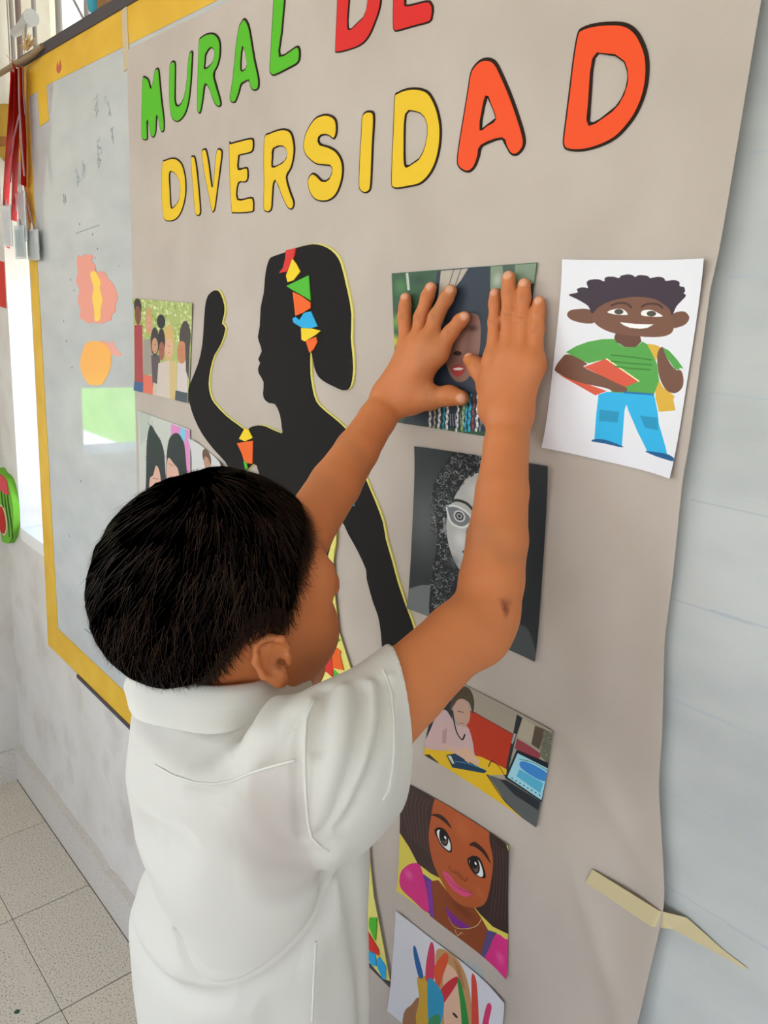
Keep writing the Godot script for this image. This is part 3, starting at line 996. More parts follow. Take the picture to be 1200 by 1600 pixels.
func hands_solid(s: Solid) -> void:
	var nail := Color(0.82, 0.46, 0.31, 0.62)
	var crease := Color(0.38, 0.115, 0.04, 0.32)
	s.chain([Vector3(-0.4556, 1.3515, 0.0240), Vector3(-0.4654, 1.3878, 0.0160), Vector3(-0.4708, 1.4046, 0.0120), Vector3(-0.4732, 1.4133, 0.0105)], [0.0085, 0.0066, 0.0060, 0.0056], 0.004)
	s.chain([Vector3(-0.4389, 1.3563, 0.0250), Vector3(-0.4491, 1.3936, 0.0165), Vector3(-0.4549, 1.4140, 0.0130), Vector3(-0.4583, 1.4276, 0.0115)], [0.0090, 0.0074, 0.0070, 0.0064], 0.004)
	s.chain([Vector3(-0.4235, 1.3558, 0.0250), Vector3(-0.4338, 1.3914, 0.0160), Vector3(-0.4383, 1.4099, 0.0125), Vector3(-0.4403, 1.4217, 0.0110)], [0.0088, 0.0068, 0.0064, 0.0060], 0.004)
	s.chain([Vector3(-0.4111, 1.3518, 0.0230), Vector3(-0.4183, 1.3838, 0.0145), Vector3(-0.4211, 1.3983, 0.0115), Vector3(-0.4224, 1.4071, 0.0105)], [0.0082, 0.0064, 0.0060, 0.0055], 0.004)
	s.chain([Vector3(-0.4415, 1.3095, 0.0300), Vector3(-0.4580, 1.3276, 0.0240), Vector3(-0.4804, 1.3441, 0.0160), Vector3(-0.4966, 1.3507, 0.0115)], [0.0130, 0.0105, 0.0086, 0.0068], 0.008)
	s.cap(Vector3(-0.4258, 1.3093, 0.0346), Vector3(-0.4556, 1.3515, 0.0240), 0.0145, 0.0095, 0.012)
	s.cap(Vector3(-0.4238, 1.3099, 0.0347), Vector3(-0.4389, 1.3563, 0.0250), 0.0145, 0.0101, 0.012)
	s.cap(Vector3(-0.4219, 1.3098, 0.0347), Vector3(-0.4235, 1.3558, 0.0250), 0.0145, 0.0099, 0.012)
	s.cap(Vector3(-0.4204, 1.3093, 0.0344), Vector3(-0.4111, 1.3518, 0.0230), 0.0145, 0.0092, 0.012)
	s.cap(Vector3(-0.4257, 1.3047, 0.0348), Vector3(-0.4415, 1.3095, 0.0300), 0.0150, 0.0135, 0.014)
	s.cap(Vector3(-0.4415, 1.3095, 0.0300), Vector3(-0.4455, 1.3371, 0.0276), 0.0115, 0.0100, 0.014)
	s.tint.append([Vector3(-0.4718, 1.4151, 0.0147), 0.0044, nail, 0.25])
	s.tint.append([Vector3(-0.4628, 1.3884, 0.0216), 0.0066, crease, 0.9])
	s.fold([Vector3(-0.4664, 1.3855, 0.0238), Vector3(-0.4586, 1.3872, 0.0212)], -0.0008, 0.0012)
	s.fold([Vector3(-0.4673, 1.3887, 0.0233), Vector3(-0.4595, 1.3904, 0.0206)], -0.0008, 0.0012)
	s.tint.append([Vector3(-0.4685, 1.4052, 0.0171), 0.0060, crease, 0.9])
	s.tint.append([Vector3(-0.4568, 1.4297, 0.0164), 0.0050, nail, 0.25])
	s.tint.append([Vector3(-0.4463, 1.3943, 0.0228), 0.0074, crease, 0.9])
	s.fold([Vector3(-0.4499, 1.3914, 0.0249), Vector3(-0.4421, 1.3930, 0.0223)], -0.0008, 0.0012)
	s.fold([Vector3(-0.4507, 1.3947, 0.0246), Vector3(-0.4429, 1.3963, 0.0219)], -0.0008, 0.0012)
	s.tint.append([Vector3(-0.4523, 1.4147, 0.0190), 0.0070, crease, 0.9])
	s.tint.append([Vector3(-0.4388, 1.4237, 0.0156), 0.0047, nail, 0.25])
	s.tint.append([Vector3(-0.4313, 1.3921, 0.0218), 0.0068, crease, 0.9])
	s.fold([Vector3(-0.4350, 1.3894, 0.0239), Vector3(-0.4271, 1.3905, 0.0213)], -0.0008, 0.0012)
	s.fold([Vector3(-0.4356, 1.3928, 0.0235), Vector3(-0.4277, 1.3938, 0.0209)], -0.0008, 0.0012)
	s.tint.append([Vector3(-0.4359, 1.4105, 0.0180), 0.0064, crease, 0.9])
	s.tint.append([Vector3(-0.4209, 1.4089, 0.0147), 0.0043, nail, 0.25])
	s.tint.append([Vector3(-0.4159, 1.3844, 0.0200), 0.0064, crease, 0.9])
	s.fold([Vector3(-0.4197, 1.3819, 0.0220), Vector3(-0.4118, 1.3827, 0.0194)], -0.0008, 0.0012)
	s.fold([Vector3(-0.4202, 1.3852, 0.0216), Vector3(-0.4123, 1.3861, 0.0190)], -0.0008, 0.0012)
	s.tint.append([Vector3(-0.4189, 1.3988, 0.0166), 0.0060, crease, 0.9])
	s.tint.append([Vector3(-0.4972, 1.3566, 0.0141), 0.0053, nail, 0.25])
	s.tint.append([Vector3(-0.4540, 1.3286, 0.0330), 0.0105, crease, 0.9])
	s.fold([Vector3(-0.4541, 1.3242, 0.0353), Vector3(-0.4506, 1.3315, 0.0334)], -0.0008, 0.0012)
	s.fold([Vector3(-0.4572, 1.3254, 0.0344), Vector3(-0.4536, 1.3328, 0.0325)], -0.0008, 0.0012)
	s.tint.append([Vector3(-0.4771, 1.3449, 0.0234), 0.0086, crease, 0.9])
	s.chain([Vector3(-0.5320, 1.3534, 0.0220), Vector3(-0.5213, 1.3748, 0.0155), Vector3(-0.5135, 1.3865, 0.0115), Vector3(-0.5089, 1.3903, 0.0105)], [0.0092, 0.0076, 0.0068, 0.0062], 0.004)
	s.chain([Vector3(-0.5434, 1.3608, 0.0240), Vector3(-0.5421, 1.3887, 0.0165), Vector3(-0.5338, 1.4071, 0.0125), Vector3(-0.5300, 1.4147, 0.0110)], [0.0094, 0.0076, 0.0070, 0.0066], 0.004)
	s.chain([Vector3(-0.5590, 1.3597, 0.0230), Vector3(-0.5639, 1.3879, 0.0155), Vector3(-0.5609, 1.4085, 0.0115), Vector3(-0.5582, 1.4174, 0.0105)], [0.0090, 0.0074, 0.0066, 0.0062], 0.004)
	s.chain([Vector3(-0.5747, 1.3548, 0.0210), Vector3(-0.5901, 1.3876, 0.0140), Vector3(-0.5928, 1.3980, 0.0115), Vector3(-0.5938, 1.4065, 0.0105)], [0.0086, 0.0072, 0.0064, 0.0060], 0.004)
	s.chain([Vector3(-0.5597, 1.3063, 0.0280), Vector3(-0.5371, 1.3087, 0.0200), Vector3(-0.5182, 1.3134, 0.0130), Vector3(-0.5026, 1.3126, 0.0110)], [0.0140, 0.0108, 0.0090, 0.0076], 0.008)
	s.cap(Vector3(-0.5767, 1.3067, 0.0343), Vector3(-0.5320, 1.3534, 0.0220), 0.0145, 0.0103, 0.012)
	s.cap(Vector3(-0.5781, 1.3076, 0.0346), Vector3(-0.5434, 1.3608, 0.0240), 0.0145, 0.0105, 0.012)
	s.cap(Vector3(-0.5800, 1.3075, 0.0344), Vector3(-0.5590, 1.3597, 0.0230), 0.0145, 0.0101, 0.012)
	s.cap(Vector3(-0.5819, 1.3069, 0.0342), Vector3(-0.5747, 1.3548, 0.0210), 0.0145, 0.0096, 0.012)
	s.cap(Vector3(-0.5782, 1.3015, 0.0344), Vector3(-0.5597, 1.3063, 0.0280), 0.0150, 0.0135, 0.014)
	s.cap(Vector3(-0.5597, 1.3063, 0.0280), Vector3(-0.5472, 1.3375, 0.0262), 0.0115, 0.0100, 0.014)
	s.tint.append([Vector3(-0.5059, 1.3919, 0.0152), 0.0048, nail, 0.25])
	s.tint.append([Vector3(-0.5184, 1.3756, 0.0220), 0.0076, crease, 0.9])
	s.fold([Vector3(-0.5229, 1.3774, 0.0234), Vector3(-0.5176, 1.3710, 0.0224)], -0.0008, 0.0012)
	s.fold([Vector3(-0.5204, 1.3796, 0.0229), Vector3(-0.5151, 1.3732, 0.0219)], -0.0008, 0.0012)
	s.tint.append([Vector3(-0.5109, 1.3871, 0.0173), 0.0068, crease, 0.9])
	s.tint.append([Vector3(-0.5273, 1.4167, 0.0160), 0.0051, nail, 0.25])
	s.tint.append([Vector3(-0.5392, 1.3894, 0.0230), 0.0076, crease, 0.9])
	s.fold([Vector3(-0.5440, 1.3895, 0.0249), Vector3(-0.5368, 1.3855, 0.0230)], -0.0008, 0.0012)
	s.fold([Vector3(-0.5425, 1.3925, 0.0243), Vector3(-0.5353, 1.3885, 0.0224)], -0.0008, 0.0012)
	s.tint.append([Vector3(-0.5312, 1.4078, 0.0185), 0.0070, crease, 0.9])
	s.tint.append([Vector3(-0.5559, 1.4194, 0.0153), 0.0048, nail, 0.25])
	s.tint.append([Vector3(-0.5611, 1.3886, 0.0218), 0.0074, crease, 0.9])
	s.fold([Vector3(-0.5658, 1.3878, 0.0237), Vector3(-0.5581, 1.3853, 0.0215)], -0.0008, 0.0012)
	s.fold([Vector3(-0.5648, 1.3910, 0.0233), Vector3(-0.5571, 1.3885, 0.0212)], -0.0008, 0.0012)
	s.tint.append([Vector3(-0.5583, 1.4091, 0.0171), 0.0066, crease, 0.9])
	s.tint.append([Vector3(-0.5921, 1.4085, 0.0151), 0.0047, nail, 0.25])
	s.tint.append([Vector3(-0.5874, 1.3882, 0.0202), 0.0072, crease, 0.9])
	s.fold([Vector3(-0.5914, 1.3858, 0.0222), Vector3(-0.5834, 1.3864, 0.0197)], -0.0008, 0.0012)
	s.fold([Vector3(-0.5917, 1.3892, 0.0218), Vector3(-0.5838, 1.3897, 0.0193)], -0.0008, 0.0012)
	s.tint.append([Vector3(-0.5904, 1.3986, 0.0170), 0.0064, crease, 0.9])
	s.tint.append([Vector3(-0.4984, 1.3131, 0.0168), 0.0059, nail, 0.25])
	s.tint.append([Vector3(-0.5330, 1.3097, 0.0292), 0.0108, crease, 0.9])
	s.fold([Vector3(-0.5353, 1.3141, 0.0298), Vector3(-0.5356, 1.3057, 0.0308)], -0.0008, 0.0012)
	s.fold([Vector3(-0.5320, 1.3139, 0.0294), Vector3(-0.5323, 1.3056, 0.0304)], -0.0008, 0.0012)
	s.tint.append([Vector3(-0.5148, 1.3142, 0.0207), 0.0090, crease, 0.9])

func torso_solid(s: Solid) -> void:
	s.cap(Vector3(-0.540, 1.035, 0.272), Vector3(-0.410, 1.035, 0.275), 0.036, 0.036, 0.02)
	s.ell(Vector3(-0.463, 0.965, 0.272), Vector3(0.074, 0.105, 0.066), 0.02)
	s.ell(Vector3(-0.470, 0.86, 0.266), Vector3(0.076, 0.13, 0.066), 0.02)
	s.ell(Vector3(-0.478, 0.73, 0.257), Vector3(0.084, 0.10, 0.072), 0.02)
	for x in [-1.0, 1.0]:
		s.chain([Vector3(-0.480 + x * 0.045, 0.69, 0.257), Vector3(-0.49 + x * 0.075, 0.385, 0.250), Vector3(-0.49 + x * 0.078, 0.25, 0.265), Vector3(-0.49 + x * 0.08, 0.075, 0.262)], [0.056, 0.047, 0.042, 0.030], 0.01)
		s.cap(Vector3(-0.49 + x * 0.08, 0.045, 0.275), Vector3(-0.49 + x * 0.09, 0.026, 0.14), 0.032, 0.022, 0.03)


func shirt_solid(s: Solid) -> void:
	s.trunk([0.660, -0.478, 0.258, 0.116, 0.096, 0.730, -0.478, 0.258, 0.116, 0.095, 0.790, -0.481, 0.260, 0.120, 0.096, 0.840, -0.480, 0.264, 0.117, 0.095, 0.885, -0.468, 0.268, 0.102, 0.093,
		0.935, -0.452, 0.270, 0.087, 0.088, 0.975, -0.460, 0.274, 0.094, 0.092, 1.020, -0.464, 0.278, 0.098, 0.091, 1.055, -0.476, 0.282, 0.094, 0.076, 1.075, -0.488, 0.284, 0.076, 0.060, 1.092, -0.496, 0.286, 0.058, 0.051], 0.03)
	# sleeves: close round the arm above, hanging loose below
	s.chain([Vector3(-0.3681, 1.0727, 0.2828), Vector3(-0.3561, 1.0847, 0.2788), Vector3(-0.3579, 1.1213, 0.1993)], [0.050, 0.043, 0.0345], 0.03)
	s.cap(Vector3(-0.3681, 1.0397, 0.2688), Vector3(-0.3579, 1.0593, 0.2033), 0.034, 0.026, 0.045)
	s.chain([Vector3(-0.5430, 1.0450, 0.2550), Vector3(-0.5630, 1.0750, 0.2550), Vector3(-0.5442, 1.1440, 0.2086)], [0.050, 0.046, 0.042], 0.03)
	s.cap(Vector3(-0.5530, 1.0250, 0.2450), Vector3(-0.5442, 1.0890, 0.2086), 0.034, 0.026, 0.045)
	s.plane(Vector3(-0.3162, 1.1085, 0.2420), Vector3(0.4728, 0.0465, -0.8799), 0.14)
	s.plane(Vector3(-0.5442, 1.1440, 0.2086), Vector3(0.2209, 0.8094, -0.5441), 0.14)
	s.plane(Vector3(-0.49, 0.675, 0.26), Vector3(0, -1, 0), 0.4)
	s.carve(Vector3(-0.3588, 1.1381, 0.1630), Vector3(-0.3576, 1.1155, 0.2120), 0.0290, 0.0290, 0.002)
	s.carve(Vector3(-0.3588, 1.0801, 0.1670), Vector3(-0.3577, 1.0603, 0.2142), 0.0205, 0.0205, 0.012)
	s.carve(Vector3(-0.3588, 1.1081, 0.1650), Vector3(-0.3576, 1.0855, 0.2140), 0.0255, 0.0255, 0.012)
	s.carve(Vector3(-0.5398, 1.1602, 0.1977), Vector3(-0.5497, 1.1237, 0.2222), 0.0385, 0.0385, 0.002)
	s.carve(Vector3(-0.497, 1.16, 0.285), Vector3(-0.497, 1.082, 0.288), 0.056, 0.050, 0.006)
	s.fold([Vector3(-0.4413, 1.0057, 0.3672), Vector3(-0.4330, 0.9823, 0.3643), Vector3(-0.4304, 0.9406, 0.3573), Vector3(-0.4177, 0.9141, 0.3533), Vector3(-0.4069, 0.9048, 0.3482), Vector3(-0.3960, 0.9061, 0.3411), Vector3(-0.3871, 0.9081, 0.3330), Vector3(-0.3774, 0.9170, 0.3211), Vector3(-0.3690, 0.9331, 0.3037), Vector3(-0.3655, 0.9502, 0.2839), Vector3(-0.3648, 0.9720, 0.2730), Vector3(-0.3258, 1.0354, 0.3009)], 0.0045, 0.011)
	s.fold([Vector3(-0.3386, 1.0135, 0.2909), Vector3(-0.3653, 0.9671, 0.2712), Vector3(-0.3652, 0.9474, 0.2785), Vector3(-0.3675, 0.9304, 0.2975), Vector3(-0.3755, 0.9139, 0.3176), Vector3(-0.3860, 0.9018, 0.3313), Vector3(-0.3980, 0.8954, 0.3421), Vector3(-0.4112, 0.8977, 0.3502), Vector3(-0.4222, 0.9090, 0.3548), Vector3(-0.4297, 0.9263, 0.3567)], -0.012, 0.005)
	s.fold([Vector3(-0.3654, 0.9582, 0.2680), Vector3(-0.3649, 0.9358, 0.2749), Vector3(-0.3668, 0.9183, 0.2926), Vector3(-0.3741, 0.9026, 0.3134), Vector3(-0.3849, 0.8922, 0.3295)], -0.007, 0.014)
	s.fold([Vector3(-0.5240, 0.8539, 0.3541), Vector3(-0.4755, 0.8599, 0.3601), Vector3(-0.4325, 0.8707, 0.3566), Vector3(-0.4076, 0.8787, 0.3477), Vector3(-0.3889, 0.8905, 0.3339), Vector3(-0.3780, 0.8978, 0.3202)], -0.007, 0.01)
	s.fold([Vector3(-0.5066, 0.8873, 0.3566), Vector3(-0.4677, 0.8876, 0.3612), Vector3(-0.4371, 0.8897, 0.3586)], 0.003, 0.012)
	s.fold([Vector3(-0.4021, 1.1119, 0.2964), Vector3(-0.3876, 1.1065, 0.3193), Vector3(-0.4084, 1.0769, 0.3206), Vector3(-0.4155, 1.0629, 0.3357), Vector3(-0.4274, 1.0583, 0.3480)], 0.006, 0.011)
	s.fold([Vector3(-0.3666, 1.1211, 0.3125), Vector3(-0.3690, 1.1047, 0.3252), Vector3(-0.3796, 1.0860, 0.3325), Vector3(-0.4051, 1.0575, 0.3374), Vector3(-0.4228, 1.0489, 0.3506)], -0.004, 0.011)
	s.fold([Vector3(-0.4041, 0.9683, 0.3523), Vector3(-0.3839, 0.9585, 0.3337), Vector3(-0.3716, 0.9738, 0.3128)], 0.008, 0.045)
	s.fold([Vector3(-0.3426, 1.1063, 0.3226), Vector3(-0.3629, 1.0938, 0.3311), Vector3(-0.4002, 1.0645, 0.3298)], 0.0014, 0.005)
	s.fold([Vector3(-0.3607, 1.1327, 0.2942), Vector3(-0.3515, 1.1264, 0.3072), Vector3(-0.3365, 1.1090, 0.3188), Vector3(-0.3293, 1.0852, 0.3218), Vector3(-0.3289, 1.0554, 0.3166), Vector3(-0.3255, 1.0397, 0.3041)], 0.0022, 0.0045)
	s.fold([Vector3(-0.3559, 1.1251, 0.3095), Vector3(-0.3405, 1.1078, 0.3211), Vector3(-0.3334, 1.0839, 0.3241), Vector3(-0.3326, 1.0549, 0.3203)], -0.004, 0.0045)
	s.fold([Vector3(-0.3635, 1.1356, 0.2820), Vector3(-0.3498, 1.1315, 0.2969), Vector3(-0.3401, 1.1238, 0.3066), Vector3(-0.3340, 1.1169, 0.3111)], -0.0045, 0.006)
	s.fold([Vector3(-0.3513, 1.1374, 0.2737), Vector3(-0.3334, 1.1287, 0.2892), Vector3(-0.3224, 1.1152, 0.3011), Vector3(-0.3181, 1.0946, 0.3109), Vector3(-0.3233, 1.0677, 0.3143)], 0.005, 0.008)
	s.fold([Vector3(-0.3461, 1.1375, 0.2669), Vector3(-0.3289, 1.1280, 0.2809), Vector3(-0.3176, 1.1134, 0.2950), Vector3(-0.3143, 1.0928, 0.3063), Vector3(-0.3216, 1.0656, 0.3119)], -0.0045, 0.007)
	s.fold([Vector3(-0.3450, 1.1386, 0.2558), Vector3(-0.3252, 1.1266, 0.2716), Vector3(-0.3138, 1.1108, 0.2880), Vector3(-0.3110, 1.0906, 0.3012), Vector3(-0.3190, 1.0646, 0.3085)], 0.004, 0.007)
	s.fold([Vector3(-0.3426, 1.1387, 0.2493), Vector3(-0.3246, 1.1261, 0.2636), Vector3(-0.3124, 1.1104, 0.2800), Vector3(-0.3087, 1.0914, 0.2955), Vector3(-0.3162, 1.0658, 0.3052)], -0.004, 0.006)
	s.fold([Vector3(-0.3160, 1.0946, 0.3083), Vector3(-0.3182, 1.0795, 0.3121), Vector3(-0.3241, 1.0616, 0.3130)], -0.003, 0.005)
	s.fold([Vector3(-0.3436, 1.1409, 0.2409), Vector3(-0.3195, 1.1203, 0.2570), Vector3(-0.3065, 1.0870, 0.2680)], 0.0014, 0.005)
	s.fold([Vector3(-0.3651, 0.9235, 0.2791), Vector3(-0.3659, 0.8800, 0.2784), Vector3(-0.3640, 0.8493, 0.2802)], 0.0025, 0.012)
	s.fold([Vector3(-0.3656, 0.9766, 0.2533), Vector3(-0.3692, 0.9253, 0.2360), Vector3(-0.3736, 0.8626, 0.2205), Vector3(-0.3718, 0.7941, 0.2125)], -0.006, 0.011)
	s.fold([Vector3(-0.3762, 0.8920, 0.3165), Vector3(-0.3723, 0.8624, 0.3087)], -0.003, 0.012)
	s.fold([Vector3(-0.4642, 0.9976, 0.3677), Vector3(-0.4409, 1.0094, 0.3673), Vector3(-0.4224, 1.0134, 0.3633)], -0.006, 0.016)
	s.fold([Vector3(-0.4698, 1.0412, 0.3623), Vector3(-0.4470, 1.0362, 0.3630), Vector3(-0.4296, 1.0358, 0.3594), Vector3(-0.4107, 1.0400, 0.3489)], -0.003, 0.016)
	s.fold([Vector3(-0.3816, 1.0270, 0.3342), Vector3(-0.3706, 1.0136, 0.3236), Vector3(-0.3656, 0.9983, 0.3086)], 0.002, 0.01)
	s.fold([Vector3(-0.4508, 1.0823, 0.3332), Vector3(-0.4309, 1.0821, 0.3181), Vector3(-0.4205, 1.0858, 0.3019)], -0.003, 0.01)
	s.fold([Vector3(-0.5057, 1.0625, 0.3516), Vector3(-0.4737, 1.0592, 0.3559), Vector3(-0.4459, 1.0591, 0.3530)], 0.003, 0.012)
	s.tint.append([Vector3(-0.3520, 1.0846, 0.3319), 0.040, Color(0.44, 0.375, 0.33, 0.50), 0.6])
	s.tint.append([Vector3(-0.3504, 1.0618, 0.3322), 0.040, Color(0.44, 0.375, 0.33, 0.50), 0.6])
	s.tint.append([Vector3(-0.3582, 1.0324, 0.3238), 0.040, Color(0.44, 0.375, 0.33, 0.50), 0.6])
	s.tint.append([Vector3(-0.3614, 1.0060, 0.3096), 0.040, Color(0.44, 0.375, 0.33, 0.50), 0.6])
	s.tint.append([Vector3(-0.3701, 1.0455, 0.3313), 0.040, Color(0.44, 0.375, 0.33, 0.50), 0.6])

func build_shirt(boy: Node3D) -> void:
	var cloth := mat("white_cotton", Color.WHITE, 0.85, 0.25)
	cloth.vertex_color_use_as_albedo = true
	cloth.backlight_enabled = true
	cloth.backlight = Color(0.18, 0.18, 0.17)
	var s := Solid.new()
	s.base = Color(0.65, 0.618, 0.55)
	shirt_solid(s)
	var cuff := AABB(Vector3(-0.425, 0.97, 0.10), Vector3(0.165, 0.24, 0.32))
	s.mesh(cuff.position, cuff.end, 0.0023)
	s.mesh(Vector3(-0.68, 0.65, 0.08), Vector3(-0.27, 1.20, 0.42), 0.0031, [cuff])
	flip_check(s)
	var shirt := put("shirt", s.commit(), cloth, boy)
	for q in [
		["armhole_seam", [Vector3(-0.3588, 1.1326, 0.2957), Vector3(-0.3571, 1.1320, 0.2982), Vector3(-0.3557, 1.1312, 0.3004), Vector3(-0.3544, 1.1303, 0.3026), Vector3(-0.3529, 1.1294, 0.3046), Vector3(-0.3515, 1.1284, 0.3064), Vector3(-0.3504, 1.1272, 0.3081), Vector3(-0.3473, 1.1243, 0.3106), Vector3(-0.3444, 1.1214, 0.3129), Vector3(-0.3418, 1.1183, 0.3151), Vector3(-0.3396, 1.1155, 0.3166), Vector3(-0.3374, 1.1128, 0.3182), Vector3(-0.3358, 1.1096, 0.3194), Vector3(-0.3339, 1.1059, 0.3204), Vector3(-0.3323, 1.1019, 0.3213), Vector3(-0.3310, 1.0978, 0.3219), Vector3(-0.3299, 1.0941, 0.3223), Vector3(-0.3289, 1.0902, 0.3226), Vector3(-0.3283, 1.0861, 0.3225), Vector3(-0.3279, 1.0810, 0.3221), Vector3(-0.3279, 1.0754, 0.3213), Vector3(-0.3283, 1.0695, 0.3203), Vector3(-0.3276, 1.0656, 0.3198), Vector3(-0.3277, 1.0611, 0.3186), Vector3(-0.3277, 1.0566, 0.3175), Vector3(-0.3265, 1.0542, 0.3158), Vector3(-0.3256, 1.0514, 0.3139), Vector3(-0.3250, 1.0484, 0.3116), Vector3(-0.3244, 1.0465, 0.3098), Vector3(-0.3239, 1.0446, 0.3079), Vector3(-0.3229, 1.0430, 0.3063)]],
		["hem_stitching", [Vector3(-0.3515, 1.1432, 0.2403), Vector3(-0.3490, 1.1426, 0.2416), Vector3(-0.3468, 1.1419, 0.2425), Vector3(-0.3451, 1.1408, 0.2431), Vector3(-0.3434, 1.1397, 0.2435), Vector3(-0.3413, 1.1383, 0.2444), Vector3(-0.3389, 1.1371, 0.2455), Vector3(-0.3365, 1.1359, 0.2466), Vector3(-0.3341, 1.1347, 0.2477), Vector3(-0.3307, 1.1320, 0.2501), Vector3(-0.3274, 1.1291, 0.2524), Vector3(-0.3242, 1.1263, 0.2546), Vector3(-0.3212, 1.1233, 0.2566), Vector3(-0.3185, 1.1204, 0.2588), Vector3(-0.3162, 1.1171, 0.2605), Vector3(-0.3140, 1.1138, 0.2621), Vector3(-0.3121, 1.1103, 0.2635), Vector3(-0.3109, 1.1074, 0.2647), Vector3(-0.3096, 1.1045, 0.2660), Vector3(-0.3085, 1.1016, 0.2671), Vector3(-0.3075, 1.0986, 0.2682), Vector3(-0.3067, 1.0956, 0.2695), Vector3(-0.3061, 1.0923, 0.2706), Vector3(-0.3055, 1.0891, 0.2716), Vector3(-0.3054, 1.0855, 0.2723), Vector3(-0.3054, 1.0839, 0.2734), Vector3(-0.3056, 1.0822, 0.2744), Vector3(-0.3056, 1.0807, 0.2755), Vector3(-0.3056, 1.0791, 0.2765)]],
		["yoke_seam", [Vector3(-0.3434, 1.1063, 0.3216), Vector3(-0.3447, 1.1057, 0.3239), Vector3(-0.3466, 1.1046, 0.3257), Vector3(-0.3494, 1.1028, 0.3269), Vector3(-0.3526, 1.1006, 0.3278), Vector3(-0.3553, 1.0988, 0.3285), Vector3(-0.3577, 1.0973, 0.3295), Vector3(-0.3601, 1.0957, 0.3304), Vector3(-0.3628, 1.0938, 0.3311), Vector3(-0.3660, 1.0915, 0.3320), Vector3(-0.3699, 1.0886, 0.3325), Vector3(-0.3761, 1.0840, 0.3315), Vector3(-0.3831, 1.0787, 0.3301), Vector3(-0.3903, 1.0728, 0.3281), Vector3(-0.3961, 1.0681, 0.3270), Vector3(-0.3992, 1.0656, 0.3278), Vector3(-0.4013, 1.0638, 0.3291), Vector3(-0.4040, 1.0624, 0.3312), Vector3(-0.4063, 1.0613, 0.3336), Vector3(-0.4082, 1.0604, 0.3362), Vector3(-0.4104, 1.0594, 0.3386), Vector3(-0.4134, 1.0591, 0.3411), Vector3(-0.4162, 1.0588, 0.3437), Vector3(-0.4192, 1.0585, 0.3463), Vector3(-0.4221, 1.0583, 0.3489), Vector3(-0.4256, 1.0586, 0.3511), Vector3(-0.4300, 1.0584, 0.3529), Vector3(-0.4356, 1.0571, 0.3541), Vector3(-0.4405, 1.0565, 0.3557), Vector3(-0.4453, 1.0566, 0.3569), Vector3(-0.4506, 1.0564, 0.3579), Vector3(-0.4565, 1.0557, 0.3586), Vector3(-0.4631, 1.0547, 0.3590)]],
		["side_seam", [Vector3(-0.3672, 0.9205, 0.2769), Vector3(-0.3664, 0.9167, 0.2776), Vector3(-0.3655, 0.9129, 0.2784), Vector3(-0.3648, 0.9089, 0.2790), Vector3(-0.3642, 0.9047, 0.2796), Vector3(-0.3638, 0.9003, 0.2800), Vector3(-0.3636, 0.8955, 0.2801), Vector3(-0.3635, 0.8906, 0.2801), Vector3(-0.3635, 0.8856, 0.2801), Vector3(-0.3634, 0.8806, 0.2801), Vector3(-0.3631, 0.8759, 0.2803), Vector3(-0.3628, 0.8712, 0.2805), Vector3(-0.3625, 0.8665, 0.2808), Vector3(-0.3622, 0.8619, 0.2811), Vector3(-0.3618, 0.8572, 0.2814), Vector3(-0.3615, 0.8525, 0.2816)]],
	]:
		put(q[0], tube(q[1], [0.0010], 6), mat("white_thread", Color("d9d5ca"), 0.9, 0.2), shirt)
	# turned-down collar: a stand round the neck that falls outwards
	var st := begin()
	var n := 56
	var prof := [[0.0490, 0.006], [0.0500, 0.018], [0.0525, 0.0245], [0.0570, 0.0255], [0.0620, 0.022], [0.0675, 0.014], [0.0718, 0.0055], [0.0742, 0.0005], [0.0752, -0.0020], [0.0748, -0.0030], [0.0735, -0.0028], [0.0720, 0.0005], [0.0685, 0.006], [0.0640, 0.012], [0.0585, 0.016], [0.0535, 0.008]]
	var ring := func(i: int, j: int) -> Vector3:
		var a := deg_to_rad(lerpf(-165.0, 165.0, float(i) / n))     # 0 at the nape
		var q: Array = prof[j % prof.size()]
		var fall: float = 1.0 + 0.9 * smoothstep(1.7, 2.8, absf(a))
		var wob: float = (0.0035 * sin(a * 3.0 + 0.6) + 0.0018 * sin(a * 8.0)) * (1.0 if q[1] < 0.012 else 0.2)
		return Vector3(-0.499, 1.084, 0.287) + Vector3(sin(a) * (q[0] + wob) * 1.04, (q[1] * fall if q[1] < 0.008 else q[1]) + 0.004 * cos(a), cos(a) * (q[0] + wob) * 0.98)
	for i in n:
		for j in prof.size():
			quad(st, ring.call(i, j), ring.call(i + 1, j), ring.call(i + 1, j + 1), ring.call(i, j + 1))
	put("collar", smooth_mesh(st), mat("white_collar", Color("d9d5ca"), 0.85, 0.25), shirt)

func smooth_mesh(st: SurfaceTool) -> ArrayMesh:
	var m := st.commit()
	var arr := m.surface_get_arrays(0)
	var v: PackedVector3Array = arr[Mesh.ARRAY_VERTEX]
	var nn: PackedVector3Array = arr[Mesh.ARRAY_NORMAL]
	var sum := {}
	for i in v.size():
		var key := Vector3i((v[i] * 20000.0).round())
		sum[key] = sum.get(key, Vector3.ZERO) + nn[i]
	for i in v.size(): nn[i] = (sum[Vector3i((v[i] * 20000.0).round())] as Vector3).normalized()
	arr[Mesh.ARRAY_NORMAL] = nn
	var o := ArrayMesh.new()
	o.add_surface_from_arrays(Mesh.PRIMITIVE_TRIANGLES, arr)
	return o


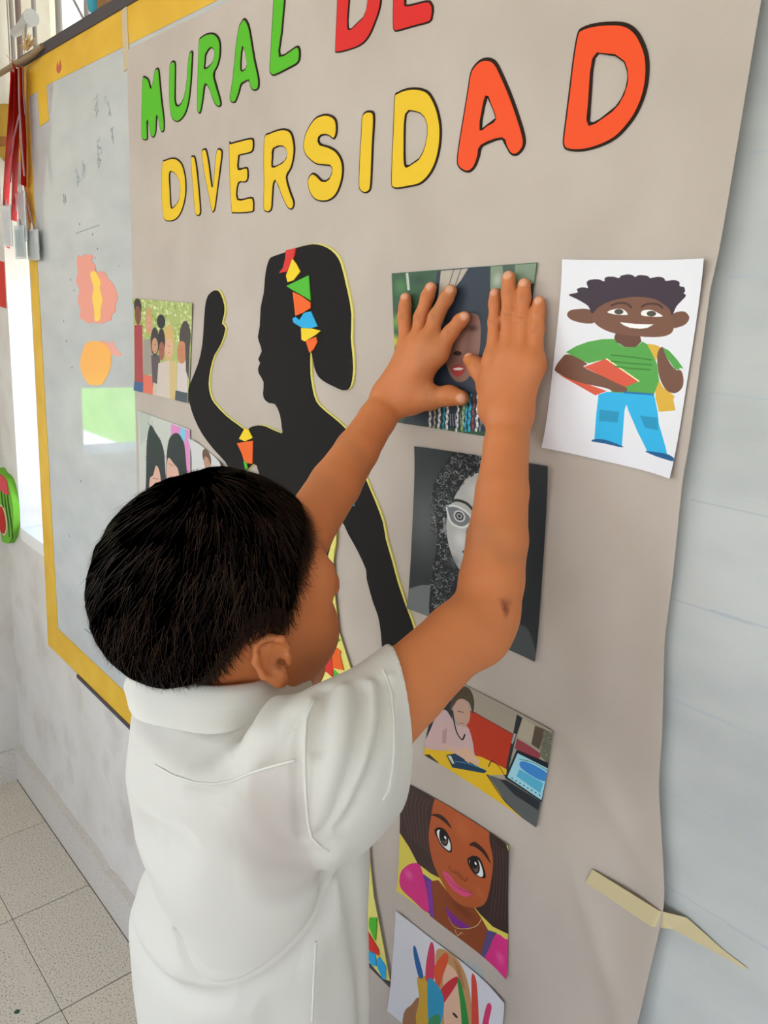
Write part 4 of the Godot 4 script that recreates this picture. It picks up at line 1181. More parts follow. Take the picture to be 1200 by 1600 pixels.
func build_boy() -> void:
	var boy := thing("person", "boy in a white short-sleeved shirt pressing both palms against the mural", "person", Vector3.ZERO)
	var skin := mat("skin", Color.WHITE, 0.52, 0.42)
	skin.vertex_color_use_as_albedo = true
	skin.subsurf_scatter_enabled = true
	skin.subsurf_scatter_strength = 0.12
	var s := Solid.new()
	s.base = Color(0.57, 0.188, 0.060)
	head_solid(s)
	arms_solid(s)
	hands_solid(s)
	torso_solid(s)
	var rbox := AABB(Vector3(-0.5300, 1.2000, -0.0040), Vector3(0.20, 0.28, 0.12))
	var lbox := AABB(Vector3(-0.6600, 1.2320, -0.0040), Vector3(0.129, 0.22, 0.12))
	var hbox := AABB(Vector3(-0.60, 1.06, 0.15), Vector3(0.205, 0.23, 0.24))
	s.mesh(rbox.position, rbox.end, 0.0022)
	s.mesh(lbox.position, lbox.end, 0.0022)
	s.mesh(hbox.position, hbox.end, 0.0030, [lbox.grow(0.004)])
	s.mesh(Vector3(-0.70, -0.01, -0.01), Vector3(-0.28, 1.5, 0.42), 0.0050, [rbox, lbox, hbox])
	flip_check(s)
	var body := put("body", s.commit(), skin, boy)
	var white := mat("eye_white", Color("e8e2da"), 0.2, 0.5)
	for x in [-1.0, 1.0]:
		var e := SphereMesh.new()
		e.radius = 0.0105; e.height = 0.021; e.radial_segments = 24; e.rings = 14
		put("eyeball", e, white, body, hp(x * 0.0285, -0.001, -0.0745))
		var iris := SphereMesh.new()
		iris.radius = 0.0055; iris.height = 0.011; iris.radial_segments = 20; iris.rings = 10
		put("iris", iris, mat("iris", Color("2b1a10"), 0.15, 0.6), body, hp(x * 0.0285, 0.000, -0.0802))
		var ls := begin()
		for i in 9:
			var q := hp(x * (0.021 + i * 0.0025), 0.0025 - abs(i - 4.0) * 0.0005, -0.0880 + i * 0.0012)
			tube_into(ls, [q, q + head * Vector3(x * (i - 3.0) * 0.0006, 0.001, -0.004), q + head * Vector3(x * (i - 3.0) * 0.0010, 0.0035, -0.0065)], [0.00045, 0.0003, 0.0001], 5)
		put("eyelashes", ls.commit(), mat("lash", Color("0d0806"), 0.6), body)
	build_hair(boy)
	build_shirt(boy)
	# trousers and shoes, below the frame
	var t := Solid.new()
	t.base = Color.WHITE
	t.ell(Vector3(-0.480, 0.735, 0.256), Vector3(0.092, 0.085, 0.078), 0.03)
	for x in [-1.0, 1.0]:
		t.chain([Vector3(-0.482 + x * 0.048, 0.69, 0.255), Vector3(-0.49 + x * 0.077, 0.385, 0.255), Vector3(-0.49 + x * 0.08, 0.085, 0.262)], [0.068, 0.062, 0.052], 0.03)
	t.plane(Vector3(-0.49, 0.075, 0.26), Vector3(0, -1, 0), 0.3)
	t.plane(Vector3(-0.49, 0.79, 0.26), Vector3(0, 1, 0), 0.25)
	t.mesh(Vector3(-0.66, 0.05, 0.12), Vector3(-0.32, 0.84, 0.40), 0.009)
	flip_check(t)
	put("trousers", t.commit(), mat("navy_cloth", Color("222c44"), 0.9), boy)
	for x in [-1.0, 1.0]:
		var f := Solid.new()
		f.chain([Vector3(-0.49 + x * 0.08, 0.050, 0.285), Vector3(-0.49 + x * 0.085, 0.044, 0.21), Vector3(-0.49 + x * 0.09, 0.034, 0.135)], [0.040, 0.040, 0.031], 0.03)
		f.cap(Vector3(-0.49 + x * 0.08, 0.08, 0.272), Vector3(-0.49 + x * 0.08, 0.05, 0.272), 0.040, 0.042, 0.03)
		f.plane(Vector3(-0.49 + x * 0.08, 0.0025, 0.21), Vector3(0, -1, 0), 0.3)
		f.mesh(Vector3(-0.49 + x * 0.085 - 0.07, -0.02, 0.08), Vector3(-0.49 + x * 0.085 + 0.07, 0.14, 0.35), 0.008)
		flip_check(f)
		put("shoe", f.commit(), mat("shoe_leather", Color("17171a"), 0.4), boy)

func hair_reach(phi: float) -> float:
	# how far down from the crown the hair grows, in degrees, going round from the brow (0) over the ear (90) to the nape (180)
	var k := [[0.0, 66.0], [25.0, 66.0], [42.0, 69.0], [56.0, 76.0], [66.0, 88.0], [74.0, 103.0], [80.0, 104.0], [86.0, 96.0], [97.0, 94.0], [107.0, 101.0], [120.0, 116.0], [135.0, 134.0], [155.0, 142.0], [180.0, 143.0]]
	var p: float = abs(wrapf(phi, -180.0, 180.0))
	for i in k.size() - 1:
		if p <= k[i + 1][0]: return lerpf(k[i][1], k[i + 1][1], (p - k[i][0]) / (k[i + 1][0] - k[i][0]))
	return 142.0

func scalp(theta: float, phi: float, out: float) -> Vector3:
	var t := deg_to_rad(theta)
	var f := deg_to_rad(phi)
	var d := Vector3(sin(t) * sin(f), cos(t), -sin(t) * cos(f))
	var r := Vector3(0.0705, 0.083, 0.088)
	var len := 1.0 / (d / r).length()
	# towards the nape the neck takes over from the skull
	var nape: float = smoothstep(100.0, 142.0, theta) * smoothstep(100.0, 150.0, absf(wrapf(phi, -180.0, 180.0)))
	return hp(0, 0.012, 0.004) + head * (d * (len + out - nape * 0.006))

func build_hair(boy: Node3D) -> void:
	var st := begin()
	var n := noise(38.0, 3, 4)
	var nt := 40
	var np := 72
	var grid := []
	var at := func(i: int, j: int) -> Vector3:
		var phi := 360.0 * j / np
		var v := float(i) / nt
		var th := hair_reach(phi) * v
		var out: float = 0.0085 * (1.0 - smoothstep(0.86, 1.0, v)) + 0.0015 - 0.005 * smoothstep(0.95, 1.0, v)
		var q := scalp(th, phi, 0.0)
		out += n.get_noise_3d(q.x, q.y, q.z) * 0.0035 * (1.0 - v * v)
		return scalp(th, phi, out)
	for i in nt + 1:
		var row := []
		for j in np: row.append(at.call(i, j))
		grid.append(row)
	var c0 := hp(0, 0.0, 0.004)
	for i in nt:
		for j in np:
			var j2 := (j + 1) % np
			for q in [[i, j], [i, j2], [i + 1, j2], [i, j], [i + 1, j2], [i + 1, j]]:
				var p: Vector3 = grid[q[0]][q[1]]
				st.set_color(Color(0.012, 0.0075, 0.006))
				st.set_normal((p - c0).normalized())
				st.add_vertex(p)
	# locks: thin tapered blades lying along the flow out of the crown
	var r := RandomNumberGenerator.new()
	r.seed = 11
	for i in 16000:
		var phi := r.randf_range(-180.0, 180.0)
		var reach := hair_reach(phi)
		var v := sqrt(r.randf())
		var th := reach * v
		if th < 4.0: continue
		# crown lies a little behind the top: bend the flow round it
		var length := r.randf_range(14.0, 30.0) * (0.6 if v > 0.85 else 1.0)
		var swirl := r.randf_range(-8.0, 14.0) + 10.0 * (1.0 - v)
		var ph := phi
		var wide := r.randf_range(0.00018, 0.00042)
		var tone := r.randf()
		var col := Color(0.011, 0.0065, 0.005).lerp(Color(0.046, 0.024, 0.013), pow(tone, 3.0))
		var lift := r.randf_range(0.006, 0.0115) * (1.0 - 0.45 * smoothstep(0.7, 1.0, v))
		var edge_pts := []
		for q in 5:
			var f := q / 4.0
			var o := lift + 0.002 * f + (0.004 * f * f if tone > 0.85 else 0.0) - 0.002 * (1.0 - f)
			edge_pts.append(scalp(min(th + length * f, reach + 7.0), ph + swirl * f, o))
		for q in 4:
			var a: Vector3 = edge_pts[q]
			var b: Vector3 = edge_pts[q + 1]
			var up := (a - c0).normalized()
			var s := (b - a).cross(up).normalized()
			var w0 := wide * (1.0 - q / 4.2)
			var w1 := wide * (1.0 - (q + 1) / 4.2)
			var nn := (up * 0.8 + (b - a).normalized() * 0.2).normalized()
			for p in [a - s * w0, b - s * w1, b + s * w1, a - s * w0, b + s * w1, a + s * w0]:
				st.set_color(col)
				st.set_normal(nn)
				st.add_vertex(p)
	var hm := mat("hair", Color.WHITE, 0.55, 0.16)
	hm.vertex_color_use_as_albedo = true
	hm.cull_mode = BaseMaterial3D.CULL_DISABLED
	var o := put("hair", st.commit(), hm, boy)
	o.set_meta("label", "short dark brown hair")


func build_room() -> void:
	var plaster := grain("plaster", noise_tex(0.006, 5, 3, ["c3b9ab", "d6cfc4", "dcd6cc", "cdc4b8"], [0.0, 0.38, 0.68, 1.0], 1024), 0.6, 0.85, 0.25)
	var white := mat("white_paint", Color("e9e6de"), 0.7, 0.3)
	# wall behind the board, with a long window opening left of it and above it
	var x0 := -2.014; var x1 := -0.9; var y0 := 0.795; var y1 := 2.5
	struct("wall_front", boxes([
		[Vector3(-2.30, -0.1, -0.20), Vector3(x0, 3.0, -0.018)], [Vector3(x1, -0.1, -0.20), Vector3(3.2, 3.0, -0.018)],
		[Vector3(x0, -0.1, -0.20), Vector3(x1, y0, -0.018)], [Vector3(x0, y1, -0.20), Vector3(x1, 3.0, -0.018)]]), plaster)
	# left wall: a low window near the corner and a doorway further back
	struct("wall_left", boxes([
		[Vector3(-2.29, -0.1, -0.018), Vector3(-2.134, 3.0, 0.235)], [Vector3(-2.29, -0.1, 0.235), Vector3(-2.134, 0.95, 0.80)],
		[Vector3(-2.29, 1.145, 0.235), Vector3(-2.134, 3.0, 0.80)], [Vector3(-2.29, -0.1, 0.80), Vector3(-2.134, 3.0, 1.3)],
		[Vector3(-2.29, 2.35, 1.3), Vector3(-2.134, 3.0, 3.5)], [Vector3(-2.29, -0.1, 1.3), Vector3(-2.134, 0.55, 3.5)], [Vector3(-2.29, -0.1, 3.5), Vector3(-2.134, 3.0, 4.8)]]), plaster)
	struct("wall_right", boxes([
		[Vector3(3.0, -0.1, -0.018), Vector3(3.15, 3.0, 0.8)], [Vector3(3.0, -0.1, 0.8), Vector3(3.15, 0.85, 3.6)],
		[Vector3(3.0, 2.5, 0.8), Vector3(3.15, 3.0, 3.6)], [Vector3(3.0, -0.1, 3.6), Vector3(3.15, 3.0, 4.8)]]), plaster)
	struct("wall_back", boxes([
		[Vector3(-2.134, -0.1, 4.6), Vector3(3.0, 0.85, 4.8)], [Vector3(-2.134, 2.6, 4.6), Vector3(3.0, 3.0, 4.8)],
		[Vector3(-2.134, 0.85, 4.6), Vector3(-1.7, 2.6, 4.8)], [Vector3(2.6, 0.85, 4.6), Vector3(3.0, 2.6, 4.8)]]), plaster)
	struct("ceiling", box(Vector3(-2.29, 3.0, -0.2), Vector3(3.15, 3.14, 4.8)), mat("ceiling_paint", Color("e4e0d6"), 0.9, 0.2))
	# floor: terrazzo tiles with open joints, on a bed
	struct("floor", box(Vector3(-2.29, -0.10, -0.02), Vector3(3.15, -0.004, 4.8)), mat("grout", Color("6e6253"), 0.95, 0.1))
	var terr := grain("terrazzo", noise_tex(0.07, 2, 8, ["5f564a", "a99e8e", "d6cbbb", "ddd3c4", "e8e0d4"], [0.0, 0.23, 0.34, 0.74, 1.0], 1024), 2.7, 0.42, 0.4)
	var terr2 := grain("terrazzo_warm", noise_tex(0.07, 2, 18, ["64594b", "ada08a", "d8ccb9", "dfd4c3", "eae2d5"], [0.0, 0.23, 0.34, 0.74, 1.0], 1024), 2.7, 0.42, 0.4)
	var floor_node := get_node("floor")
	var tile := box(Vector3(-0.1497, -0.004, -0.1497), Vector3(0.1497, 0.0, 0.1497), 0.0012)
	var cut := box(Vector3(-0.1497, -0.004, -0.0875), Vector3(0.1497, 0.0, 0.0875), 0.0012)
	for i in 17:
		for j in 15:
			var at := Vector3(-1.883 - 0.1508 + 0.3017 * i, 0, 0.176 + 0.1508 + 0.3017 * (j - 1))
			if j == 0: at.z = 0.0885
			if at.z > 4.5: continue
			put("tile", cut if j == 0 else tile, terr if (i * 7 + j * 5) % 3 else terr2, floor_node, at)
	tag(put("chewing_gum", tube([Vector3(-1.33, 0.0, 0.245), Vector3(-1.33, 0.0022, 0.245)], [0.0055, 0.0035], 10), mat("gum", Color("2f5a44"), 0.6)), "small dark green speck stuck on the floor tile", "litter")
	tag(put("wall_plug", box(Vector3(-1.300, 0.310, -0.019), Vector3(-1.268, 0.345, 0.004), 0.003), mat("black_plastic", Color("26231f"), 0.5)), "small black plug on the wall below the whiteboard, half behind the boy", "plug")
	# skirting of the same terrazzo, chipped along its top
	var st := begin()
	var r := RandomNumberGenerator.new(); r.seed = 21
	var n := 120
	var prev := 0.102
	for i in n:
		var xa := lerpf(-2.134, 3.0, float(i) / n)
		var xb := lerpf(-2.134, 3.0, float(i + 1) / n)
		var h := 0.102 + (r.randf_range(-0.014, 0.002) if r.randf() < 0.35 else 0.0)
		quad(st, Vector3(xa, prev, 0.0), Vector3(xb, h, 0.0), Vector3(xb, 0, 0.0), Vector3(xa, 0, 0.0))
		quad(st, Vector3(xa, prev + 0.004, -0.02), Vector3(xb, h + 0.004, -0.02), Vector3(xb, h, 0.0), Vector3(xa, prev, 0.0))
		prev = h
	struct("baseboard_front", st.commit(), grain("skirting", noise_tex(0.06, 2, 31, ["a89d8e", "cbc2b5", "d3cbbf", "d9d2c7"], [0.0, 0.25, 0.5, 1.0], 1024), 2.2, 0.6, 0.3))
	struct("baseboard_left", box(Vector3(-2.134, 0, 0.0), Vector3(-2.122, 0.10, 1.3)), mats["skirting"])
	# window left of and above the board: sill, iron bars, a latch, cream shutters outside
	var iron := mat("grey_iron", Color("8d857e"), 0.55, 0.4)
	var w := struct("window_1", boxes([
		[Vector3(x0, y0 - 0.03, -0.215), Vector3(x1, y0 + 0.004, -0.0165)],
		[Vector3(x0, y0, -0.19), Vector3(x0 + 0.012, y1, -0.165)], [Vector3(x1 - 0.03, y0, -0.19), Vector3(x1, y1, -0.165)], [Vector3(x0, y1 - 0.03, -0.19), Vector3(x1, y1, -0.165)]], 0.002), white)
	for b in [[-1.977, 0.0045], [-1.931, 0.0060], [-1.835, 0.0045], [-1.698, 0.0065], [-1.558, 0.0055], [-1.42, 0.0055], [-1.28, 0.0055], [-1.14, 0.0055], [-1.0, 0.0055]]:
		put("bar", tube([Vector3(b[0], 1.80 if b[0] > -1.85 else 1.475, -0.05), Vector3(b[0], 2.5, -0.05)], [b[1]], 10), mat("rusty_iron", Color("75635a"), 0.7) if b[1] == 0.006 else iron, w)
	put("brace", tube([Vector3(-1.665, 1.96, -0.06), Vector3(-1.588, 1.888, -0.06)], [0.0025], 8), iron, w)
	var latch := put("latch", tube([Vector3(-1.877, 1.921, -0.022), Vector3(-1.84, 1.921, -0.022), Vector3(-1.80, 1.924, -0.02), Vector3(-1.758, 1.924, -0.018)], [0.0085, 0.010, 0.011, 0.0155], 14), mat("grey_metal", Color("b4b2ac"), 0.4, 0.5), w)
	put("latch_rod", tube([Vector3(-1.772, 1.912, -0.012), Vector3(-1.7775, 1.889, -0.012)], [0.0022], 8), iron, latch)
	put("cord", tube([Vector3(-1.792, 1.915, -0.015), Vector3(-1.796, 1.865, -0.015)], [0.0010], 6), mat("grey_cord", Color("9c958c"), 0.9), w)
	# cream translucent louvre panes stand outside the bars
	var cream := mat("cream_pane", Color("fbf3d6"), 0.7)
	cream.albedo_color.a = 0.55
	cream.transparency = BaseMaterial3D.TRANSPARENCY_ALPHA
	cream.backlight_enabled = true
	cream.backlight = Color(1.0, 0.97, 0.82)
	for q in [[-2.01, -1.90], [-1.885, -1.79], [-1.765, -1.70], [-1.66, -1.56], [-1.50, -1.44], [-1.36, -1.26], [-1.18, -1.08]]:
		put("louvre_pane", box(Vector3(q[0], 1.47, -0.150), Vector3(q[1], 2.49, -0.145), 0.001), cream, w)
	put("louvre_rail", box(Vector3(-1.84, 1.84, -0.140), Vector3(-1.76, 1.915, -0.128), 0.003), mat("tan_wood", Color("c79a72"), 0.8), w)
	var w2 := struct("window_2", boxes([[Vector3(-2.295, 0.925, 0.235), Vector3(-2.125, 0.955, 0.80)]], 0.002), white)
	put("mullion", box(Vector3(-2.23, 0.955, 0.60), Vector3(-2.20, 1.145, 0.62), 0.002), white, w2)
	var w3 := struct("window_3", boxes([
		[Vector3(-1.7, 0.82, 4.58), Vector3(2.6, 0.85, 4.82)], [Vector3(-1.7, 0.85, 4.68), Vector3(-1.66, 2.6, 4.72)], [Vector3(2.56, 0.85, 4.68), Vector3(2.6, 2.6, 4.72)],
		[Vector3(-1.7, 2.56, 4.68), Vector3(2.6, 2.6, 4.72)]], 0.002), white)
	for x in [-0.64, 0.43, 1.5]: put("mullion", box(Vector3(x - 0.02, 0.85, 4.68), Vector3(x + 0.02, 2.56, 4.72), 0.003), white, w3)
	var w4 := struct("window_4", boxes([[Vector3(-2.31, 0.52, 1.3), Vector3(-2.12, 0.55, 3.5)]], 0.002), white)
	for z in [2.03, 2.77]: put("mullion", box(Vector3(-2.23, 0.55, z - 0.02), Vector3(-2.20, 2.35, z + 0.02), 0.003), white, w4)
	var w5 := struct("added_window_5", boxes([[Vector3(2.99, 0.82, 0.8), Vector3(3.17, 0.85, 3.6)]], 0.002), white)  # unseen right-hand window, added to let in fill light on his face and sleeve
	for z in [1.5, 2.2, 2.9]: put("mullion", box(Vector3(3.06, 0.85, z - 0.02), Vector3(3.09, 2.5, z + 0.02), 0.003), white, w5)
	# outside: a concrete path round the building, lawn beyond, an unseen roof added so its eaves keep the sun out
	struct("path", boxes([[Vector3(-7.5, -0.2, -3.0), Vector3(-2.3, -0.05, 9.0)], [Vector3(-2.3, -0.2, 4.8), Vector3(6.0, -0.05, 9.0)], [Vector3(-2.3, -0.2, -3.0), Vector3(6.0, -0.05, -0.2)], [Vector3(-10.5, -0.3, 1.2), Vector3(-7.3, -0.07, 2.75)]]), mat("concrete", Color("d6d2c6"), 0.9))
	struct("lawn", box(Vector3(-24, -0.4, -1), Vector3(-7.3, -0.12, 14)), grain("lawn", noise_tex(0.05, 4, 5, ["5f9a2a", "7fb83a", "98c850"], [0.0, 0.5, 1.0]), 0.5, 0.95, 0.1))
	struct("ground", boxes([[Vector3(-60, -0.6, -50), Vector3(50, -0.16, 60)]]), grain("dry_ground", noise_tex(0.02, 4, 6, ["a89a88", "b8ab9a", "c4b8a8"], [0.0, 0.5, 1.0]), 0.3, 0.95, 0.1))
	struct("added_roof", boxes([[Vector3(-3.3, 3.14, -0.85), Vector3(4.3, 3.24, 6.2)]]), mat("roof_sheet", Color("9a8f86"), 0.8))

func build_board() -> void:
	var b := thing("whiteboard", "large scuffed whiteboard edged with yellow tape behind the paper mural", "whiteboard", Vector3.ZERO)
	var surf := Image.create_empty(2048, 1024, false, Image.FORMAT_RGB8)
	var n1 := noise(0.0022, 4, 41)
	var n2 := noise(0.011, 3, 42)
	# grey ghosts of wiped marker, broad and fine
	for y in range(0, 1024, 4):
		for x in range(0, 2048, 4):
			var g := clampf(n1.get_noise_2d(x, y * 1.6) * 0.9 + n2.get_noise_2d(x, y * 2.0) * 0.35, -1, 1)
			surf.fill_rect(Rect2i(x, y, 4, 4), Color("c6c8c3").lerp(Color("b0b3b0"), clampf(g * 0.9 + 0.35, 0.0, 1.0)))
	# leftover strokes and dots: x from the left end in metres, y up from the floor
	var pxl := func(x: float, y: float) -> Vector2: return Vector2((x + 1.79) / 2.99 * 2048.0, (1.849 - y) / 1.296 * 1024.0)
	var r := RandomNumberGenerator.new(); r.seed = 77
	for q in [[-1.41, 1.71, 0.030], [-1.36, 1.70, 0.030], [-1.345, 1.655, 0.022], [-1.40, 1.645, 0.025], [-1.40, 1.62, 0.02], [-1.50, 1.60, 0.035], [-1.47, 1.61, 0.03], [-1.57, 1.57, 0.02], [-0.08, 1.02, 0.012], [-0.10, 0.97, 0.01], [-0.06, 0.90, 0.02]]:
		var c: Vector2 = pxl.call(q[0], q[1])
		for k in 3:
			var o := PackedVector2Array()
			for m in 4: o.append(c + Vector2(r.randf_range(-0.35, 0.35), r.randf_range(-0.6, 0.6)) * q[2] / 1.296 * 1024.0)
			stroke_pts(surf, Color("7d8588").lerp(Color("a8b0b4"), r.randf()), 0.8, o)
	for q in [[-1.50, 1.52], [-1.44, 1.50], [-1.42, 1.475], [-1.43, 1.46], [-1.33, 1.445], [-1.555, 1.42], [-1.54, 1.40], [-1.51, 1.36], [-1.60, 1.34], [-1.59, 1.30], [-1.565, 1.25], [-1.60, 1.12], [-1.54, 1.02], [-1.44, 0.98], [-1.62, 0.88], [-1.4, 0.8], [-0.14, 1.41], [-0.11, 1.40], [-0.12, 1.28]]:
		disc(surf, Color("5d666b"), pxl.call(q[0], q[1]), r.randf_range(0.8, 1.8))
	stroke_pts(surf, Color("90979a"), 0.7, PackedVector2Array([pxl.call(-1.52, 1.505), pxl.call(-1.41, 1.515)]))
	for k in 9:
		var yy := 1.60 - k * 0.085
		stroke_pts(surf, Color("b3b9bb"), 0.7, PackedVector2Array([pxl.call(-0.26, yy), pxl.call(0.1, yy + r.randf_range(-0.006, 0.006))]))
	var wave := PackedVector2Array()
	for k in 20: wave.append(pxl.call(-1.55 + k * 0.012, 0.685 - k * 0.0012 + sin(k * 0.55) * 0.004))
	stroke_pts(surf, Color("5f7488"), 0.9, wave)
	var bm := StandardMaterial3D.new()
	bm.albedo_texture = ImageTexture.create_from_image(surf)
	bm.roughness = 0.035
	bm.metallic_specular = 0.6
	var st := begin()
	var o := [Vector3(-1.79, 1.849, 0), Vector3(1.2, 1.849, 0), Vector3(1.2, 0.553, 0), Vector3(-1.79, 0.553, 0)]
	var uv := [Vector2(0, 0), Vector2(1, 0), Vector2(1, 1), Vector2(0, 1)]
	for q in [0, 1, 2, 0, 2, 3]:
		st.set_normal(FLAT); st.set_uv(uv[q]); st.add_vertex(o[q])
	st.set_uv(Vector2(0.01, 0.99))
	quad(st, o[3], o[2], o[2] - FLAT * 0.018, o[3] - FLAT * 0.018)
	quad(st, o[0] - FLAT * 0.018, o[1] - FLAT * 0.018, o[1], o[0])
	quad(st, o[0] - FLAT * 0.018, o[0], o[3], o[3] - FLAT * 0.018)
	quad(st, o[1], o[1] - FLAT * 0.018, o[2] - FLAT * 0.018, o[2])
	quad(st, o[1] - FLAT * 0.018, o[0] - FLAT * 0.018, o[3] - FLAT * 0.018, o[2] - FLAT * 0.018)
	put("panel", st.commit(), bm, b)
	put("top_rail", box(Vector3(-1.792, 1.831, -0.018), Vector3(1.2, 1.851, 0.0035), 0.001), mat("dark_frame", Color("4b4444"), 0.7), b)
	put("bottom_rail", box(Vector3(-1.60, 0.548, -0.018), Vector3(1.2, 0.5575, 0.004), 0.001), mats["dark_frame"], b)
	var tape := grain("yellow_tape", noise_tex(0.01, 3, 9, ["d9a727", "e0b030", "e6b93c"], [0.0, 0.5, 1.0], 256), 3.0, 0.55, 0.4)
	put("tape_strip", strip([Vector2(-1.790, 1.832), Vector2(1.2, 1.832), Vector2(1.2, 1.778), Vector2(-1.640, 1.778), Vector2(-1.790, 1.771)], 0.0006), tape, b)
	put("tape_strip", strip([Vector2(-1.790, 1.800), Vector2(-1.742, 1.800), Vector2(-1.736, 1.42), Vector2(-1.724, 0.95), Vector2(-1.716, 0.60), Vector2(-1.790, 0.556), Vector2(-1.786, 0.95), Vector2(-1.782, 1.4)], 0.0008), tape, b)
	put("tape_strip", strip([Vector2(-1.790, 0.604), Vector2(-1.716, 0.626), Vector2(-1.30, 0.621), Vector2(1.2, 0.618), Vector2(1.2, 0.557), Vector2(-1.790, 0.557)], 0.0010), tape, b)
	put("tape_strip", strip([Vector2(-1.688, 1.79), Vector2(-1.641, 1.79), Vector2(-1.634, 1.716), Vector2(-1.684, 1.711)], 0.0010), tape, b)
	put("mark", strip([Vector2(-1.583, 1.795), Vector2(-1.577, 1.808), Vector2(-1.570, 1.798), Vector2(-1.563, 1.809), Vector2(-1.557, 1.796), Vector2(-1.562, 1.790), Vector2(-1.570, 1.787), Vector2(-1.579, 1.789)], 0.0010), mat("red_ink", Color("c4604a"), 0.8), b)
	put("clear_tape", strip([Vector2(-1.294, 1.830), Vector2(-1.275, 1.832), Vector2(-1.271, 1.745), Vector2(-1.291, 1.742)], 0.0016), mat("cloudy_tape", Color("c9b591"), 0.35), b)
	# coloured window reflections, painted on the board as flat patches
	var reflected_patch := func(called: String, label: String, pts: Array, col: String, z: float) -> void:
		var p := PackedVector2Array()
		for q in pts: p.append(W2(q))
		tag(put(called, cutout(rounded(p, 4), [], 0.0, z, false), mat("reflection_" + col, Color(col), 0.25, 0.5)), label, "painted reflection")
	reflected_patch.call("painted_reflection", "pink and orange painted reflection on the whiteboard, above the orange disc", [[-1.5197, 1.4548], [-1.5092, 1.4652], [-1.4938, 1.4615], [-1.4840, 1.4670], [-1.4659, 1.4645], [-1.4479, 1.4653], [-1.4394, 1.4607], [-1.4488, 1.4541], [-1.4316, 1.4472], [-1.4268, 1.4348], [-1.4064, 1.4359], [-1.3841, 1.4315], [-1.3790, 1.4249], [-1.3549, 1.4141], [-1.3396, 1.3991], [-1.3376, 1.3882], [-1.3491, 1.3770], [-1.3469, 1.3682], [-1.3637, 1.3609], [-1.3671, 1.3519], [-1.3928, 1.3473], [-1.4133, 1.3430], [-1.4489, 1.3437], [-1.4704, 1.3415], [-1.4950, 1.3464], [-1.5138, 1.3504], [-1.5092, 1.3650], [-1.5205, 1.3815], [-1.5120, 1.4031], [-1.5267, 1.4172], [-1.5153, 1.4349]], "f09a84", 0.0006)
	reflected_patch.call("painted_reflection", "yellow streak of painted reflection in the middle of the pink patch on the whiteboard", [[-1.4537, 1.4314], [-1.4325, 1.4359], [-1.4185, 1.4281], [-1.4078, 1.4181], [-1.4116, 1.4045], [-1.4014, 1.3867], [-1.4112, 1.3706], [-1.4156, 1.3509], [-1.4395, 1.3476], [-1.4409, 1.3673], [-1.4482, 1.3891], [-1.4408, 1.4064]], "ffd24e", 0.0010)
	reflected_patch.call("painted_reflection", "round orange disc of painted reflection on the whiteboard, left of the group photo", [[-1.5036, 1.2877], [-1.4929, 1.2995], [-1.4703, 1.3070], [-1.4395, 1.3101], [-1.4128, 1.3094], [-1.3871, 1.3041], [-1.3736, 1.2947], [-1.3716, 1.2810], [-1.3785, 1.2619], [-1.3968, 1.2461], [-1.4154, 1.2323], [-1.4460, 1.2267], [-1.4804, 1.2256], [-1.5019, 1.2359], [-1.5168, 1.2495], [-1.5182, 1.2693]], "ffb347", 0.0006)
	reflected_patch.call("painted_reflection", "pale red wisp of painted reflection trailing right from the orange disc", [[-1.4154, 1.3139], [-1.3810, 1.3103], [-1.3639, 1.3148], [-1.3480, 1.3022], [-1.3267, 1.2947], [-1.3379, 1.2894], [-1.3598, 1.2911], [-1.3769, 1.2864], [-1.3932, 1.2991]], "efa592", 0.0004)

func W2(q: Array) -> Vector2: return Vector2(q[0], q[1])

func strip(pts: Array, z: float) -> ArrayMesh:
	return cutout(PackedVector2Array(pts), [], 0.0, z, false)


